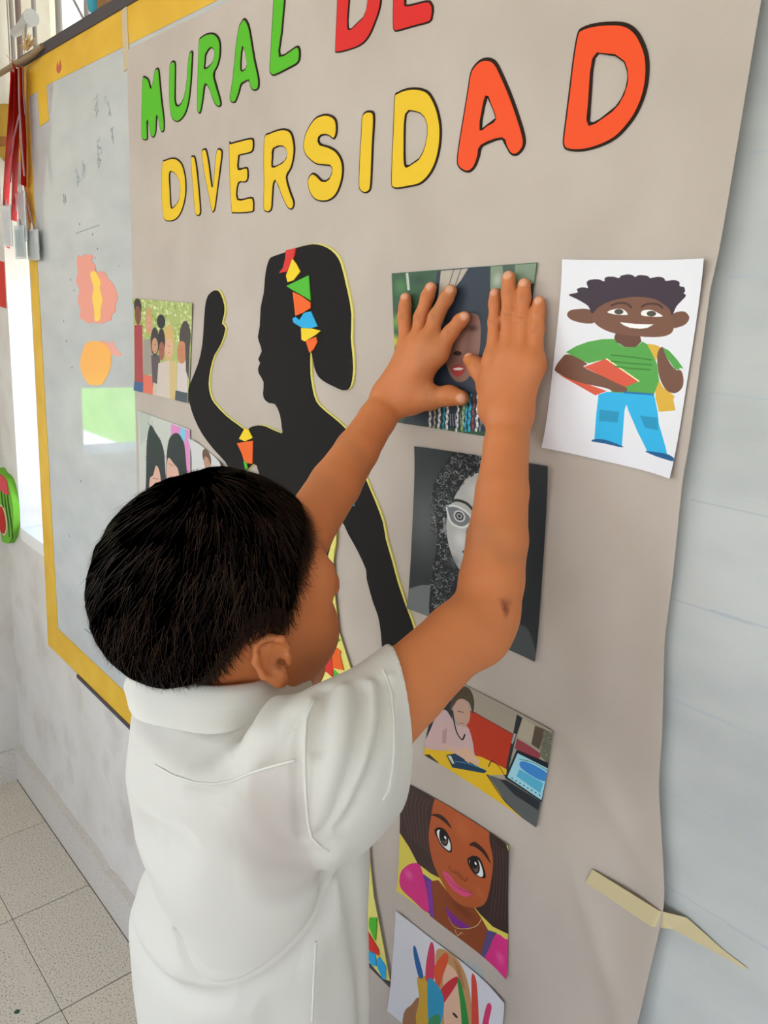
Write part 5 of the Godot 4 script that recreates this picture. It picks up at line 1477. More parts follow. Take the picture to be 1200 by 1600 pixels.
func build_mural() -> void:
	# the big sheet of paper, row by row between its cut left side and its loose right side
	var st := begin()
	var nx := 90
	var ny := 110
	var bump := noise(6.0, 3, 61)
	var at := func(i: int, j: int) -> Vector3:
		var y := lerpf(1.770, 0.400, float(j) / ny)
		var xr := paper_edge(y)
		var xl := -1.277 + (1.770 - y) * 0.011
		var u := float(i) / nx
		var x := lerpf(xl, xr, 1.0 - pow(1.0 - u, 1.4))
		if j == 0: y -= 0.012 * u * 0.0
		var z := paper_z(x, y) + bump.get_noise_2d(x, y) * 0.0006
		# creases by the loose lower right corner
		var d := (Vector2(x, y) - Vector2(-0.30, 0.98)).rotated(0.7)
		z += 0.0035 * exp(-pow(d.y / 0.014, 2.0)) * smoothstep(-0.46, -0.30, x) * smoothstep(0.18, 0.0, absf(d.x))
		d = (Vector2(x, y) - Vector2(-0.285, 0.84)).rotated(0.95)
		z += 0.0040 * exp(-pow(d.y / 0.012, 2.0)) * smoothstep(-0.40, -0.28, x) * smoothstep(0.14, 0.0, absf(d.x))
		return Vector3(x, y, z)
	for j in ny:
		for i in nx:
			var a: Vector3 = at.call(i, j); var b: Vector3 = at.call(i + 1, j); var c: Vector3 = at.call(i + 1, j + 1); var d: Vector3 = at.call(i, j + 1)
			quad(st, a, b, c, d)
	var paper := grain("mural_paper", noise_tex(0.008, 4, 12, ["b8ab9e", "bfb2a5", "c5b8ac"], [0.0, 0.5, 1.0]), 1.3, 0.75, 0.3)
	tag(put("mural_paper", smooth_mesh(st), paper), "large greyish beige paper sheet covering most of the whiteboard as mural background", "mural")
	tag(put("masking_tape", tape_strip(), mat("masking", Color("cdbd92"), 0.7)), "strip of cream masking tape holding the lower right paper edge to the board", "tape")
	# letters: a black card rim under a coloured face
	var cols := {"green": "55b51c", "yellow": "e8be22", "red": "d8251f", "orange": "ee4f1c"}
	var rim := mat("black_marker", Color("2a1b10"), 0.75, 0.3)
	for L in [
		["m", "green", "first letter of the short word MURAL", [-12208,17210,-12105,17214,-11998,17155,-11923,17031,-11863,17110,-11796,17243,-11711,17269,-11657,17220,-11614,17011,-11564,16772,-11500,16531,-11502,16399,-11551,16361,-11627,16394,-11694,16556,-11742,16607,-11768,16417,-11820,16339,-11893,16327,-11964,16381,-12032,16555,-12068,16575,-12060,16362,-12091,16319,-12181,16321,-12269,16371,-12279,16511,-12251,16872], [], 0.002],
		["u", "green", "second letter of the word MURAL", [-11319,17218,-11252,17273,-11167,17260,-11136,17186,-11145,16937,-11147,16740,-11083,16668,-10967,16685,-10871,16782,-10807,16965,-10757,17227,-10696,17297,-10635,17280,-10647,17127,-10684,16863,-10746,16653,-10840,16528,-10968,16461,-11111,16445,-11243,16502,-11315,16621,-11345,16855,-11335,17052], [], 0.002],
		["r", "green", "third letter of the word MURAL", [-10462,17384,-10386,17421,-10242,17431,-10073,17405,-9950,17335,-9888,17234,-9891,17096,-9955,16979,-10049,16905,-9996,16780,-9893,16607,-9853,16510,-9891,16476,-9975,16494,-10061,16567,-10148,16699,-10236,16792,-10294,16801,-10323,16699,-10375,16545,-10422,16470,-10482,16484,-10513,16565,-10502,16888,-10485,17152], [-10268,17178,-10155,17234,-10058,17198,-10041,17123,-10096,17056,-10209,17019,-10296,17018,-10285,17103], 0.002],
		["a", "green", "fourth letter of the word MURAL", [-9392,17382,-9318,17416,-9249,17377,-9171,17261,-9057,16937,-8973,16745,-8936,16638,-8950,16553,-9042,16540,-9125,16580,-9178,16677,-9256,16675,-9309,16669,-9359,16655,-9414,16560,-9490,16478,-9553,16472,-9618,16504,-9640,16556,-9610,16641,-9548,16883,-9508,17127,-9441,17334], [-9333,17094,-9365,16842,-9232,16870], 0.002],
		["l", "green", "tall last letter of the word MURAL", [-8643,17599,-8551,17630,-8417,17579,-8400,17509,-8414,17412,-8457,17084,-8487,16845,-8172,16881,-8100,16856,-8077,16781,-8112,16694,-8292,16665,-8597,16639,-8686,16672,-8712,16726,-8698,16945,-8675,17280,-8663,17469], [], 0.002],
		["d", "red", "cut off by the top edge", [-7421,17188,-7419,16938,-7419,16705,-7399,16669,-7258,16652,-6993,16656,-6851,16714,-6755,16831,-6695,16942,-6680,17043,-6714,17202,-6920,17380,-7242,17485,-7406,17502,-7423,17434], [-7203,17138,-7198,16869,-7034,16901,-6934,16946,-6903,17071,-6923,17182,-7033,17261,-7195,17293], 0.0016],
		["e", "red", "above the orange letter A", [-6499,16979,-6482,16754,-6462,16700,-6412,16678,-6178,16671,-5950,16663,-5909,16712,-5906,16780,-5938,16833,-6003,16867,-6274,16889,-6305,16924,-6311,16982,-6279,17025,-6097,17010,-6050,17064,-6109,17122,-6255,17147,-6281,17219,-6058,17218,-6012,17276,-6062,17337,-6225,17380,-6444,17383,-6495,17329], [], 0.0016],
		["d", "yellow", "at the start of the word DIVERSIDAD", [-11581,15932,-11476,15972,-11270,15982,-11103,15953,-10940,15856,-10844,15673,-10832,15468,-10898,15295,-11011,15167,-11180,15094,-11387,15085,-11527,15117,-11582,15213,-11611,15523], [-11341,15769,-11206,15763,-11073,15678,-11008,15540,-11042,15394,-11164,15311,-11294,15289,-11325,15503], 0.0019],
		["i", "yellow", "thin stroke between yellow letters D and V", [-10684,15917,-10622,15945,-10560,15910,-10498,15729,-10435,15440,-10397,15208,-10415,15137,-10477,15119,-10558,15159,-10603,15365,-10653,15657], [], 0.0019],
		["v", "yellow", "third letter of the word DIVERSIDAD", [-10377,15964,-10317,16000,-10246,15984,-10167,15810,-10076,15498,-10030,15605,-9994,15848,-9938,15959,-9853,15950,-9813,15897,-9849,15726,-9919,15458,-9984,15212,-10030,15153,-10089,15168,-10193,15422,-10315,15713], [], 0.0019],
		["e", "yellow", "fourth letter of the word DIVERSIDAD", [-9644,15972,-9579,15996,-9340,16003,-9109,16002,-9043,15969,-9044,15855,-9128,15818,-9361,15816,-9387,15787,-9394,15662,-9226,15662,-9163,15636,-9154,15518,-9220,15471,-9388,15472,-9399,15286,-9084,15286,-9016,15248,-9003,15155,-9052,15092,-9502,15103,-9558,15147,-9604,15435], [], 0.0019],
		["r", "yellow", "fifth letter of the word DIVERSIDAD", [-8789,15975,-8665,16012,-8471,16026,-8327,16014,-8207,15957,-8140,15824,-8132,15699,-8185,15553,-8274,15464,-8194,15299,-8102,15164,-8126,15088,-8191,15079,-8265,15122,-8384,15260,-8499,15420,-8553,15404,-8570,15246,-8584,15114,-8648,15072,-8725,15082,-8779,15139,-8783,15475,-8802,15689], [-8582,15810,-8412,15825,-8315,15781,-8287,15715,-8332,15656,-8475,15618,-8598,15617,-8593,15720], 0.0019],
		["s", "yellow", "curved sixth letter of the word DIVERSIDAD", [-7378,15781,-7476,15833,-7603,15848,-7656,15818,-7618,15766,-7468,15726,-7320,15662,-7211,15558,-7174,15437,-7203,15298,-7284,15185,-7405,15132,-7553,15129,-7685,15162,-7788,15244,-7839,15348,-7826,15421,-7749,15464,-7660,15432,-7561,15370,-7451,15366,-7385,15432,-7398,15493,-7495,15519,-7667,15542,-7802,15604,-7904,15675,-7954,15767,-7931,15886,-7849,15985,-7724,16060,-7535,16070,-7387,16020,-7329,15943,-7325,15838], [], 0.0019],
		["i", "yellow", "leaning stroke between yellow letters S and D", [-6895,15953,-6843,15997,-6770,15998,-6706,15972,-6683,15881,-6683,15639,-6675,15347,-6682,15212,-6723,15174,-6790,15167,-6861,15202,-6893,15262,-6902,15504,-6899,15775], [], 0.0019],
		["d", "yellow", "large, just left of the orange letter A", [-6389,16076,-6342,16111,-6210,16125,-6046,16106,-5899,16052,-5795,15946,-5719,15816,-5675,15669,-5675,15507,-5715,15368,-5797,15261,-5918,15193,-6080,15178,-6249,15173,-6327,15190,-6360,15243,-6374,15496,-6382,15821], [-6192,15880,-6055,15882,-5954,15837,-5889,15757,-5871,15652,-5896,15531,-5960,15444,-6070,15402,-6153,15399,-6182,15584], 0.0019],
		["a", "orange", "ninth letter of the word DIVERSIDAD", [-5355,16114,-5312,16176,-5232,16215,-5131,16208,-5043,16159,-4947,16034,-4829,15857,-4728,15685,-4645,15528,-4617,15434,-4648,15369,-4712,15337,-4779,15360,-4835,15424,-4893,15495,-5121,15462,-5146,15385,-5186,15292,-5251,15249,-5322,15256,-5399,15300,-5436,15365,-5427,15537,-5399,15753,-5372,15964], [-5120,15883,-5063,15801,-4993,15686,-5077,15651,-5155,15625,-5149,15743], 0.0023],
		["d", "orange", "largest letter, last of the word DIVERSIDAD", [-4192,16216,-4149,16252,-4032,16258,-3864,16235,-3736,16198,-3643,16135,-3569,16044,-3508,15927,-3481,15788,-3489,15653,-3534,15532,-3604,15441,-3703,15362,-3850,15316,-4007,15301,-4147,15320,-4200,15354,-4218,15422,-4215,15594,-4211,15847,-4208,16055], [-3992,15996,-3878,16001,-3772,15962,-3716,15916,-3671,15820,-3673,15721,-3720,15628,-3799,15568,-3907,15521,-3973,15524,-3982,15666], 0.0023],
	]:
		var outer := rounded(flat_pts(L[3]), 3)
		var holes := []
		if L[4]: holes.append(rounded(flat_pts(L[4]), 3))
		var c := Vector2.ZERO
		for q in outer: c += q / outer.size()
		var o := thing("letter_" + L[0], "%s paper letter %s with a dark outline, %s" % [L[1], L[0].to_upper(), L[2]], "letter", Vector3(c.x, c.y, 0.0), "cut-out letters of the mural title")
		var w: float = L[5]
		var cc := mat("card_" + L[1], Color(cols[L[1]]), 0.6, 0.35)
		put("rim", cutout(outer, holes, 0.0, 0.0011), rim, o, Vector3(-c.x, -c.y, 0))
		var face := inset(outer, -w)
		var fh := []
		for h in holes: fh.append(inset(h, w * 0.8))
		put("face", cutout(face, fh, 0.0008, 0.0015), cc, o, Vector3(-c.x - w * 0.22, -c.y - w * 0.22, 0))
	# the silhouette with its pale yellow backing and glued scraps
	var black := mat("black_card", Color("1f1c1b"), 0.8, 0.3)
	var pale := mat("pale_yellow_card", Color("e6da78"), 0.7, 0.3)
	var scol := {"red": "d8332c", "yellow": "f0cd25", "green": "4fb52e", "orange": "ee6420", "blue": "2ba8dc"}
	var s := thing("silhouette", "black paper silhouette of a woman in profile with one hand raised", "paper figure", Vector3(-0.85, 1.2, 0.0))
	var back := Vector3(0.85, -1.2, 0)
	var fig := rounded(flat_pts([-8582,14495,-8496,14529,-8284,14565,-8040,14613,-7843,14642,-7650,14655,-7480,14633,-7312,14576,-7180,14488,-7100,14371,-7029,14222,-6953,14053,-6892,13862,-6882,13603,-6840,13431,-6812,13258,-6824,13101,-6870,13018,-6975,12991,-7123,13014,-7313,13052,-7451,13108,-7535,13206,-7583,13330,-7618,13393,-7644,13360,-7630,13138,-7578,12954,-7489,12797,-7327,12711,-7132,12642,-6885,12538,-6726,12412,-6509,12051,-6291,11781,-6137,11563,-6070,11379,-5945,11157,-5819,10915,-5655,10671,-5477,10412,-5368,10060,-5491,9728,-5788,9643,-5962,9930,-6026,10196,-6098,10408,-6210,10563,-6343,10810,-6364,10918,-6534,11105,-6723,11267,-6896,11420,-7002,11237,-7061,10799,-7664,10581,-8335,10434,-8478,11143,-8707,11645,-8865,11757,-9288,11466,-9613,11650,-9948,11781,-10296,11962,-10535,12165,-10687,12384,-10730,12588,-10626,12746,-10419,13025,-10305,13289,-10262,13569,-10225,13845,-10143,14010,-9953,14088,-9820,14056,-9701,13888,-9709,13756,-9759,13634,-9664,13572,-9781,13350,-9968,13173,-10076,12970,-10130,12738,-10071,12574,-9958,12473,-9627,12332,-9310,12250,-9079,12201,-8947,12261,-8765,12314,-8576,12323,-8202,12285,-8192,12358,-8245,12529,-8363,12654,-8498,12651,-8615,12688,-8656,12761,-8648,12917,-8769,13021,-8786,13096,-8742,13164,-8791,13211,-8711,13319,-8762,13416,-8811,13502,-8771,13642,-8758,13890,-8696,14063,-8673,14257,-8643,14389]), 2)
	put("backing", cutout(fig, [], 0.0, 0.0022), pale, s, back + Vector3(0.0030, 0.0010, 0))
	put("figure", cutout(fig, [], 0.0024, 0.0034), black, s, back)
	put("dress", cutout(rounded(flat_pts([-8326,10551,-7653,10631,-7092,10860,-6974,11369,-6940,11088,-6972,10826,-6804,9974,-6500,9511,-6214,8486,-6034,7562,-5827,6635,-5415,5642,-5786,5609,-6580,5365,-7810,5024,-9490,4606,-9333,6661,-8677,9145]), 2), [], 0.0034, 0.0046), pale, s, back)
	for q in [
		["red", [-8202,14594,-7992,14619,-8015,14533,-8071,14443,-8168,14341,-8335,14324,-8254,14387,-8209,14491], 0.0000],
		["yellow", [-8053,14493,-7969,14431,-7883,14340,-8018,14237,-8140,14213,-8178,14294,-8109,14398], 0.0002],
		["green", [-8159,14167,-7704,14295,-7646,14004,-7847,14068,-8032,14122], 0.0004],
		["orange", [-8019,14099,-7846,14056,-7645,13981,-7640,13914,-7794,13851,-7945,13811], 0.0006],
		["blue", [-8012,13773,-7952,13799,-7869,13760,-7774,13852,-7638,13875,-7492,13704,-7664,13668,-7823,13676,-7989,13727], 0.0000],
		["yellow", [-7823,13669,-7586,13672,-7424,13657,-7523,13600,-7733,13511,-7802,13525], 0.0002],
		["orange", [-7713,13519,-7510,13578,-7479,13522,-7550,13425,-7625,13378], 0.0004],
		["yellow", [-9080,12215,-8981,12229,-8864,12125,-9049,12047,-9212,12057], 0.0006],
		["orange", [-9276,11983,-8863,12085,-8865,11757,-9064,11735,-9144,11860], 0.0000],
		["green", [-9030,11782,-8976,11667,-9036,11642,-9090,11744], 0.0002],
		["blue", [-6677,11773,-6634,11764,-6624,11644,-6712,11671], 0.0004],
		["green", [-6724,11640,-6703,11569,-6824,11508,-6791,11577], 0.0006],
		["green", [-6841,9859,-6796,9886,-6749,9862,-6829,9790], 0.0012],
		["red", [-7080,9436,-6906,9686,-6846,9303,-6991,9330,-7132,9239], 0.0014],
		["orange", [-6891,9692,-6831,9736,-6723,9725,-6733,9658,-6643,9493,-6856,9439], 0.0016],
		["blue", [-7347,9207,-7080,9442,-7138,9325,-7291,9118,-7359,9123], 0.0018],
		["green", [-6838,9414,-6602,9361,-6747,9236,-6828,9278], 0.0012],
		["blue", [-7162,10832,-7101,10849,-7104,10807,-7160,10795], 0.0014],
		["green", [-5856,6288,-5719,6388,-5713,6042,-5758,6064,-5854,6159], 0.0016],
		["red", [-5871,6062,-5645,5956,-5625,5881,-5857,5800], 0.0018],
		["blue", [-5846,5773,-5703,5841,-5662,5677,-5753,5619,-5819,5667], 0.0012],
		["blue", [-5656,5794,-5619,5858,-5488,5815,-5478,5622,-5526,5590,-5628,5676], 0.0014],
		["orange", [-7588,9551,-7302,9565,-7423,9237,-7688,9227], 0.0016],
		["red", [-7382,8583,-6824,8650,-6997,8184,-7430,8167], 0.0018],
		["green", [-7026,7577,-6411,7628,-6574,7139,-7062,7049], 0.0012],
		["yellow", [-7724,6548,-7192,6763,-7232,6205,-7696,6015], 0.0014],
		["orange", [-6670,6572,-6132,6624,-6217,6057,-6701,6028], 0.0016],
	]:
		put("paper_scrap", cutout(flat_pts(q[1]), [], 0.0034 + q[2], 0.0048 + q[2]), mat("scrap_" + q[0], Color(scol[q[0]]), 0.6, 0.35), s, back)

func tape_strip() -> ArrayMesh:
	var st := begin()
	var top := [Vector3(-0.2917, 0.8965, 0.0), Vector3(-0.222, 0.9045, 0.0), Vector3(-0.2025, 0.9045, 0.0), Vector3(-0.17, 0.8945, 0.0), Vector3(-0.1500, 0.8920, 0.0)]
	var bot := [Vector3(-0.2965, 0.8790, 0.0), Vector3(-0.226, 0.8845, 0.0), Vector3(-0.212, 0.8855, 0.0), Vector3(-0.175, 0.8875, 0.0), Vector3(-0.1505, 0.8900, 0.0)]
	for i in top.size():
		for l in [top, bot]: l[i].z = (paper_z(l[i].x, l[i].y) + 0.003 if l[i].x < -0.222 else (0.0035 if i == 2 else 0.0012))
	for i in top.size() - 1:
		quad(st, top[i], top[i + 1], bot[i + 1], bot[i])
		quad(st, top[i] - FLAT * 0.0003, bot[i] - FLAT * 0.0003, bot[i + 1] - FLAT * 0.0003, top[i + 1] - FLAT * 0.0003)
	return st.commit()

func build_pictures() -> void:
	var list := [
		["picture", draw_boy(), "printed cartoon of a smiling boy with red book and yellow bag on white paper", [Vector3(-0.4050, 1.4434, 0.0000), Vector3(-0.2743, 1.4417, 0.0000), Vector3(-0.2742, 1.2758, 0.0000), Vector3(-0.4035, 1.2788, 0.0000)], 0.002, 0.004, "picture"],
		["picture", draw_curly(), "grey and black print of a curly-haired girl in white glasses behind the forearm", [Vector3(-0.5689, 1.2528, 0.0000), Vector3(-0.3955, 1.2628, 0.0000), Vector3(-0.3835, 1.0721, 0.0000), Vector3(-0.5619, 1.0673, 0.0000)], 0.002, 0.003, "picture"],
		["picture", draw_beads(), "photo print of a dark-haired girl with bead necklaces under the two hands", [Vector3(-0.6255, 1.4322, 0.0000), Vector3(-0.4341, 1.4416, 0.0000), Vector3(-0.4396, 1.2792, 0.0000), Vector3(-0.6014, 1.2740, 0.0000)], 0.0018, 0.0, "picture"],
		["picture", draw_laptop(), "photo print of a girl typing beside a blue laptop on a yellow table", [Vector3(-0.5174, 1.0104, 0.0000), Vector3(-0.3546, 1.0107, 0.0000), Vector3(-0.3563, 0.9038, 0.0000), Vector3(-0.5174, 0.9017, 0.0000)], 0.002, 0.002, "picture"],
		["picture", draw_doll(), "cartoon print of a big-eyed girl with pink sleeves, below the laptop photo", [Vector3(-0.5529, 0.8498, 0.0000), Vector3(-0.3844, 0.8662, 0.0000), Vector3(-0.3693, 0.7063, 0.0000), Vector3(-0.5426, 0.6998, 0.0000)], 0.002, 0.003, "picture"],
		["picture", draw_hands(), "white print of painted colourful hands, lowest in the column of pictures", [Vector3(-0.5410, 0.6715, 0.0000), Vector3(-0.3679, 0.6759, 0.0000), Vector3(-0.3679, 0.5264, 0.0000), Vector3(-0.5410, 0.5165, 0.0000)], 0.002, 0.003, "picture"],
		["picture", draw_group(), "photo print of six children standing together under bright leaves", [Vector3(-1.2665, 1.3918, 0.0000), Vector3(-1.0615, 1.3890, 0.0000), Vector3(-1.0757, 1.2376, 0.0000), Vector3(-1.2682, 1.2365, 0.0000)], 0.0018, 0.002, "picture"],
		["picture", draw_pair(), "photo print of two black-haired children beside a pink stripe", [Vector3(-1.2554, 1.2023, 0.0000), Vector3(-1.0696, 1.1971, 0.0000), Vector3(-1.0696, 1.0371, 0.0000), Vector3(-1.2554, 1.0373, 0.0000)], 0.0018, 0.001, "picture"],
		["picture", draw_cut(), "small white photo cut-out with a curled top, beside the silhouette elbow", [Vector3(-1.0635, 1.1849, 0.0000), Vector3(-0.9628, 1.1583, 0.0000), Vector3(-0.9628, 1.0183, 0.0000), Vector3(-1.0635, 1.0449, 0.0000)], 0.002, 0.008, "picture"],
	]
	for q in list:
		tag(put(q[0], sheet(q[3], 0.0003, q[4], q[5]), print_mat(q[1], 0.5)), q[2], q[6])

func build_small_things() -> void:
	# craft watermelon on the pier beside the window
	var wm := thing("watermelon_ornament", "striped green and red foam watermelon hanging on the pale pier", "ornament", Vector3(-2.075, 0.835, -0.018))
	var rind := [[-2.133, 0.750], [-2.10, 0.738], [-2.07, 0.745], [-2.035, 0.775], [-2.014, 0.82], [-2.014, 0.865], [-2.03, 0.905], [-2.05, 0.925], [-2.09, 0.930], [-2.133, 0.925]]
	var p := PackedVector2Array()
	for q in rind: p.append(W2(q))
	var off := Vector3(2.075, -0.835, 0)
	put("rind", cutout(rounded(p, 4), [], 0.0, 0.016, false), mat("green_foam", Color("6fae2f"), 0.8), wm, off)
	for i in 3:
		var x := -2.098 + i * 0.026
		put("stripe", tube([Vector3(x - 0.012, 0.905, 0.016), Vector3(x, 0.85, 0.0165), Vector3(x + 0.016, 0.80, 0.0165), Vector3(x + 0.012, 0.765, 0.016)], [0.003, 0.0045, 0.0045, 0.003], 8, 0.4, Vector3(0, 0, 1)), mat("dark_green", Color("2f5a1c"), 0.8), wm, off)
	put("flesh", cutout(PackedVector2Array([Vector2(-2.132, 0.885), Vector2(-2.06, 0.880), Vector2(-2.038, 0.884), Vector2(-2.046, 0.915), Vector2(-2.07, 0.926), Vector2(-2.132, 0.924)]), [], 0.012, 0.0195, false), mat("red_foam", Color("d34a50"), 0.8), wm, off)
	var dp := PackedVector2Array()
	for k in 28: dp.append(Vector2(-2.105 + cos(TAU * k / 28) * 0.036, 0.800 + sin(TAU * k / 28) * 0.042))
	put("rim", cutout(dp, [], 0.014, 0.0185, false), mat("cream_foam", Color("d8c9a0"), 0.8), wm, off)
	put("slice", cutout(inset(dp, -0.005), [], 0.016, 0.021, false), mat("deep_red", Color("b8281c"), 0.8), wm, off)
	# paper notices at the edge of the pier
	tag(put("red_notice", cutout(PackedVector2Array([Vector2(-2.13, 1.36), Vector2(-2.024, 1.352), Vector2(-2.020, 1.46), Vector2(-2.13, 1.47)]), [], 0.0, 0.0015, false), mat("red_paper", Color("cf3a2c"), 0.8), self, Vector3(0, 0, -0.018)), "red paper notice pinned on the pier at the photo's left edge", "notice")
	var lan := thing("amber_lantern", "amber and olive paper lantern hanging in the window behind the red ribbons", "lantern", Vector3(-1.99, 1.745, -0.045))
	put("shade", tube([Vector3(0, -0.062, 0), Vector3(0, -0.052, 0), Vector3(0, 0.0, 0), Vector3(0, 0.045, 0), Vector3(0, 0.055, 0)], [0.024, 0.032, 0.036, 0.034, 0.026], 18), mat("amber_paper", Color("a8842c"), 0.7), lan)
	put("band", tube([Vector3(0, -0.035, 0), Vector3(0, -0.015, 0)], [0.0352, 0.0368], 18), mat("rust_paper", Color("8d5a22"), 0.7), lan)
	put("cord", tube([Vector3(0, 0.05, 0), Vector3(0.004, 0.2, 0), Vector3(0, 0.72, -0.0)], [0.0012], 6), mats["grey_cord"], lan)
	# teal bottle lying on the top rail
	var tb := thing("bottle", "teal plastic bottle standing on the top edge of the whiteboard", "bottle", Vector3(-1.412, 1.851, -0.010))
	put("body", tube([Vector3(0, 0.0, 0), Vector3(0, 0.006, 0), Vector3(0, 0.018, 0), Vector3(0, 0.10, 0), Vector3(0, 0.115, 0)], [0.010, 0.0155, 0.018, 0.018, 0.009], 18), mat("teal_plastic", Color("2a8fa0"), 0.4), tb)
	put("cap", tube([Vector3(0, 0.114, 0), Vector3(0, 0.135, 0)], [0.009, 0.009], 14), mat("white_plastic", Color("e0e0da"), 0.4), tb)
	tag(put("wooden_block", box(Vector3(-1.392, 1.851, -0.017), Vector3(-1.365, 1.93, 0.001), 0.002), mat("brown_wood", Color("8a6238"), 0.7)), "small brown wooden block beside the teal bottle on the board", "block")
	# a stick tied to the window bar carries the lanyards
	var stick := thing("hanging_stick", "short wooden stick tied with straw twine at the board's upper left corner", "stick", Vector3(-1.73, 1.82, 0.02))
	put("rod", tube([Vector3(-0.072, -0.006, 0.018), Vector3(-0.02, 0.004, 0.006), Vector3(0.06, 0.011, -0.004), Vector3(0.10, 0.022, -0.012)], [0.005, 0.0055, 0.0055, 0.005], 10), mat("bark", Color("8f7a5c"), 0.85), stick)
	var st := begin()
	var r := RandomNumberGenerator.new(); r.seed = 9
	for k in 26:
		var a := r.randf() * TAU
		var c := Vector3(0.045, 0.022, -0.002)
		var d := Vector3(cos(a), absf(sin(a)) * 0.9 + 0.1, r.randf_range(-0.4, 0.4)) * r.randf_range(0.018, 0.034)
		tube_into(st, [c, c + d * 0.6 + Vector3(0, 0.004, 0), c + d], [0.0016, 0.0014, 0.0008], 5)
	put("twine", st.commit(), mat("straw", Color("c2a26a"), 0.9), stick)
	# lanyards: woven ribbons, each ending in a plastic badge holder
	var red := mat("red_ribbon", Color("c41218"), 0.7, 0.35)
	var pink := mat("pink_ribbon", Color("c7a3ab"), 0.7, 0.35)
	var clear := mat("badge_plastic", Color(0.80, 0.82, 0.82, 0.45), 0.12, 0.5)
	clear.transparency = BaseMaterial3D.TRANSPARENCY_ALPHA
	var lanyards := [
		["bright red ribbon lanyard, frontmost, with a crumpled white card", "", Vector3(-1.7284, 1.8050, 0.0300), [[0, [Vector3(-1.7280, 1.8072, 0.0300), Vector3(-1.7569, 1.7354, 0.0300), Vector3(-1.7923, 1.6553, 0.0300), Vector3(-1.8165, 1.5949, 0.0300), Vector3(-1.8261, 1.5675, 0.0300)], 0.036],[0, [Vector3(-1.7682, 1.8462, 0.0300), Vector3(-1.7394, 1.8307, 0.0300), Vector3(-1.7201, 1.8082, 0.0300)], 0.006],[1, [Vector3(-1.7047, 1.7279, 0.0320), Vector3(-1.7423, 1.6918, 0.0320), Vector3(-1.7815, 1.6108, 0.0320)], 0.007]], [Vector3(-1.8189, 1.5694, 0.0320), Vector2(0.06, 0.085), "e0dcd8"]],
		["wide red ribbon lanyard hanging straight down to the lowest clip", "", Vector3(-1.7334, 1.8146, 0.0220), [[0, [Vector3(-1.7331, 1.8168, 0.0220), Vector3(-1.7511, 1.7362, 0.0220), Vector3(-1.7757, 1.6428, 0.0220), Vector3(-1.8028, 1.5378, 0.0220)], 0.034],[0, [Vector3(-1.8587, 1.5049, 0.0200), Vector3(-1.8583, 1.4835, 0.0200)], 0.018]], []],
		["dark red ribbon lanyard beside the yellow tape with a pinkish badge", "", Vector3(-1.7388, 1.8209, 0.0140), [[0, [Vector3(-1.7349, 1.8214, 0.0140), Vector3(-1.7414, 1.7601, 0.0140), Vector3(-1.7416, 1.6892, 0.0140), Vector3(-1.7555, 1.6054, 0.0140)], 0.034],[1, [Vector3(-1.7126, 1.8157, 0.0260), Vector3(-1.7194, 1.7542, 0.0260), Vector3(-1.7179, 1.6724, 0.0260), Vector3(-1.7115, 1.6182, 0.0260)], 0.008]], [Vector3(-1.7605, 1.5952, 0.0180), Vector2(0.045, 0.1), "c9c2be"]],
		["pale pink ribbon lanyard ending in the clear badge on the board", "", Vector3(-1.7356, 1.8248, 0.0100), [[1, [Vector3(-1.7356, 1.8248, 0.0100), Vector3(-1.7405, 1.7725, 0.0100), Vector3(-1.7348, 1.7365, 0.0100)], 0.008],[1, [Vector3(-1.7639, 1.6067, 0.0100), Vector3(-1.7434, 1.5617, 0.0100), Vector3(-1.7186, 1.5205, 0.0100)], 0.008]], [Vector3(-1.7265, 1.5195, 0.0100), Vector2(0.065, 0.062), "b4bab9"]],
		["short ribbon lanyard carrying a white card with a teal photo", "", Vector3(-1.7628, 1.8146, 0.0190), [[1, [Vector3(-1.7628, 1.8146, 0.0190), Vector3(-1.7949, 1.6821, 0.0190), Vector3(-1.7925, 1.5569, 0.0190)], 0.006]], [Vector3(-1.7730, 1.5276, 0.0215), Vector2(0.062, 0.068), "5d8f8c"]],
	]
	for q in lanyards:
		var top: Vector3 = q[2]
		var l := thing("lanyard", q[0], "lanyard", top, "lanyards on the stick")
		for rib in q[3]:
			var pts := []
			for v in rib[1]: pts.append(v - top)
			put("ribbon", ribbon(pts, rib[2]), red if rib[0] == 0 else pink, l)
		if q[4].size():
			var c: Vector3 = q[4][0] - top
			var sz: Vector2 = q[4][1]
			var hold := put("badge_holder", box(c + Vector3(-sz.x * 0.5, -sz.y, -0.002), c + Vector3(sz.x * 0.5, 0, 0.002), 0.0015), clear, l)
			put("card", box(c + Vector3(-sz.x * 0.42, -sz.y * 0.92, -0.0008), c + Vector3(sz.x * 0.42, -sz.y * 0.12, 0.0008), 0.0003), mat("card_" + q[4][2], Color(q[4][2]), 0.6), hold)
			put("clip", tube([c + Vector3(0, 0.012, 0.001), c + Vector3(0, -0.004, 0.001)], [0.004, 0.006], 10, 0.5, Vector3(0, 0, 1)), mat("clip_metal", Color("b9b4ae"), 0.3, 0.6), l)

func ribbon(pts: Array, wide: float) -> ArrayMesh:
	var st := begin()
	for i in pts.size() - 1:
		var a: Vector3 = pts[i]
		var b: Vector3 = pts[i + 1]
		var s := Vector3(0.82, 0.0, 0.57) * wide * 0.5
		var n := FLAT * 0.0005
		quad(st, a - s + n, a + s + n, b + s + n, b - s + n)
		quad(st, a + s - n, a - s - n, b - s - n, b + s - n)
		quad(st, a + s + n, a + s - n, b + s - n, b + s + n)
		quad(st, a - s - n, a - s + n, b - s + n, b - s - n)
	return st.commit()


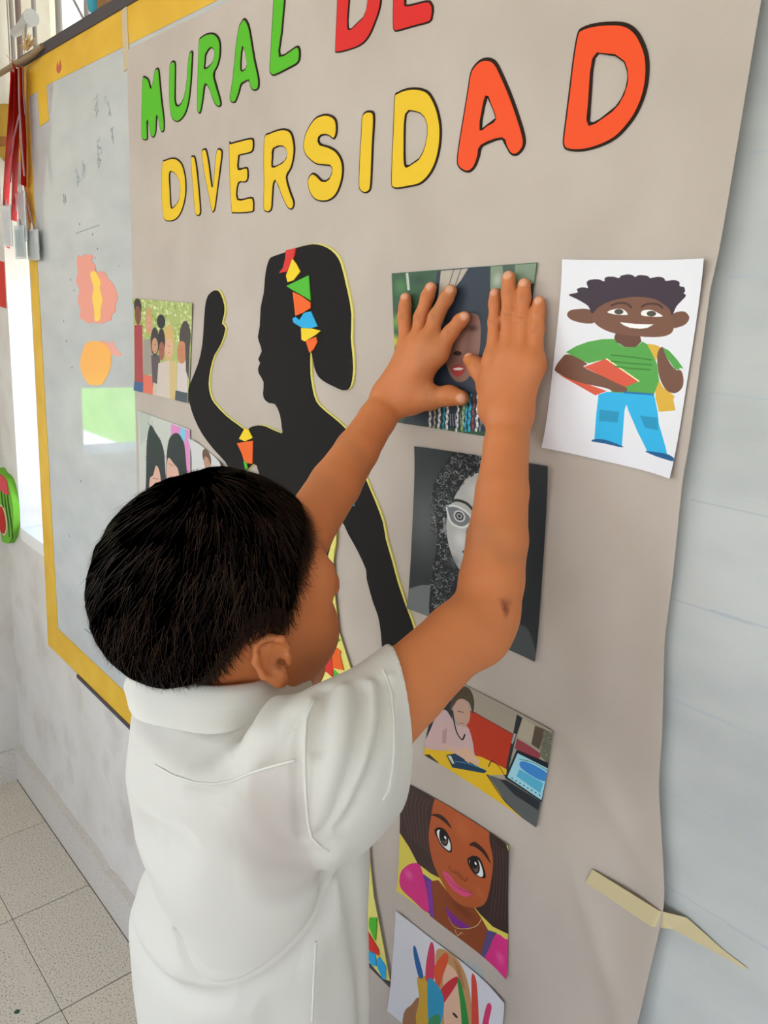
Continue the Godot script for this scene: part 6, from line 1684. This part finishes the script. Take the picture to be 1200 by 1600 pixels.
func _ready() -> void:
	# camera
	var cam := Camera3D.new()
	cam.name = "camera"
	cam.keep_aspect = Camera3D.KEEP_HEIGHT
	cam.fov = 68.5
	cam.near = 0.02
	cam.transform = Transform3D(Basis(Vector3(0.6718, 0.0631, -0.7380), Vector3(-0.2241, 0.9670, -0.1214), Vector3(0.7060, 0.2470, 0.6638)).orthonormalized(), Vector3(0, 1.383, 0.58))
	add_child(cam)
	cam.current = true
	# sky, sun, daylight
	var env := Environment.new()
	env.background_mode = Environment.BG_SKY
	var sky := Sky.new()
	var sm := ProceduralSkyMaterial.new()
	sm.sky_top_color = Color(0.62, 0.74, 0.92)
	sm.sky_horizon_color = Color(0.96, 0.96, 0.92)
	sm.ground_bottom_color = Color(0.5, 0.5, 0.46)
	sm.ground_horizon_color = Color(0.9, 0.9, 0.86)
	sm.sky_energy_multiplier = 2.6
	sm.ground_energy_multiplier = 2.6
	sm.sun_angle_max = 1.0
	sky.sky_material = sm
	env.sky = sky
	env.tonemap_mode = Environment.TONE_MAPPER_LINEAR
	env.tonemap_exposure = 0.62
	env.sdfgi_enabled = true
	env.ssao_enabled = true
	env.ssil_enabled = true
	var we := WorldEnvironment.new()
	we.name = "world"
	we.environment = env
	add_child(we)
	var sun := DirectionalLight3D.new()
	sun.name = "sun"
	sun.light_color = Color(1.0, 0.96, 0.88)
	sun.light_energy = 5.5
	sun.light_angular_distance = 0.5
	sun.shadow_enabled = true
	sun.sky_mode = DirectionalLight3D.SKY_MODE_LIGHT_ONLY
	sun.basis = Basis.looking_at(Vector3(0.45, -1.6, 0.45), Vector3.UP)
	add_child(sun)
	for q in [[Vector3(0.45, 1.72, 4.55), Vector2(4.2, 1.7), Vector3(0, 0, -1), 0.65], [Vector3(-2.10, 1.45, 2.4), Vector2(2.1, 1.75), Vector3(1, 0, 0), 1.6], [Vector3(2.97, 1.67, 2.2), Vector2(2.6, 1.6), Vector3(-1, 0, 0), 0.65]]:
		# daylight standing in the big window openings, the last one an added fill
		var a := AreaLight3D.new()
		a.name = "window_daylight"
		a.area_size = q[1]
		a.light_energy = q[3]
		a.light_color = Color(1.0, 0.96, 0.92)
		a.area_range = 12.0
		a.area_attenuation = 2.0
		a.shadow_enabled = true
		a.transform = Transform3D(Basis.looking_at(q[2], Vector3.UP), q[0])
		add_child(a, true)

	build_room()
	build_board()
	build_mural()
	build_pictures()
	build_boy()
	build_small_things()
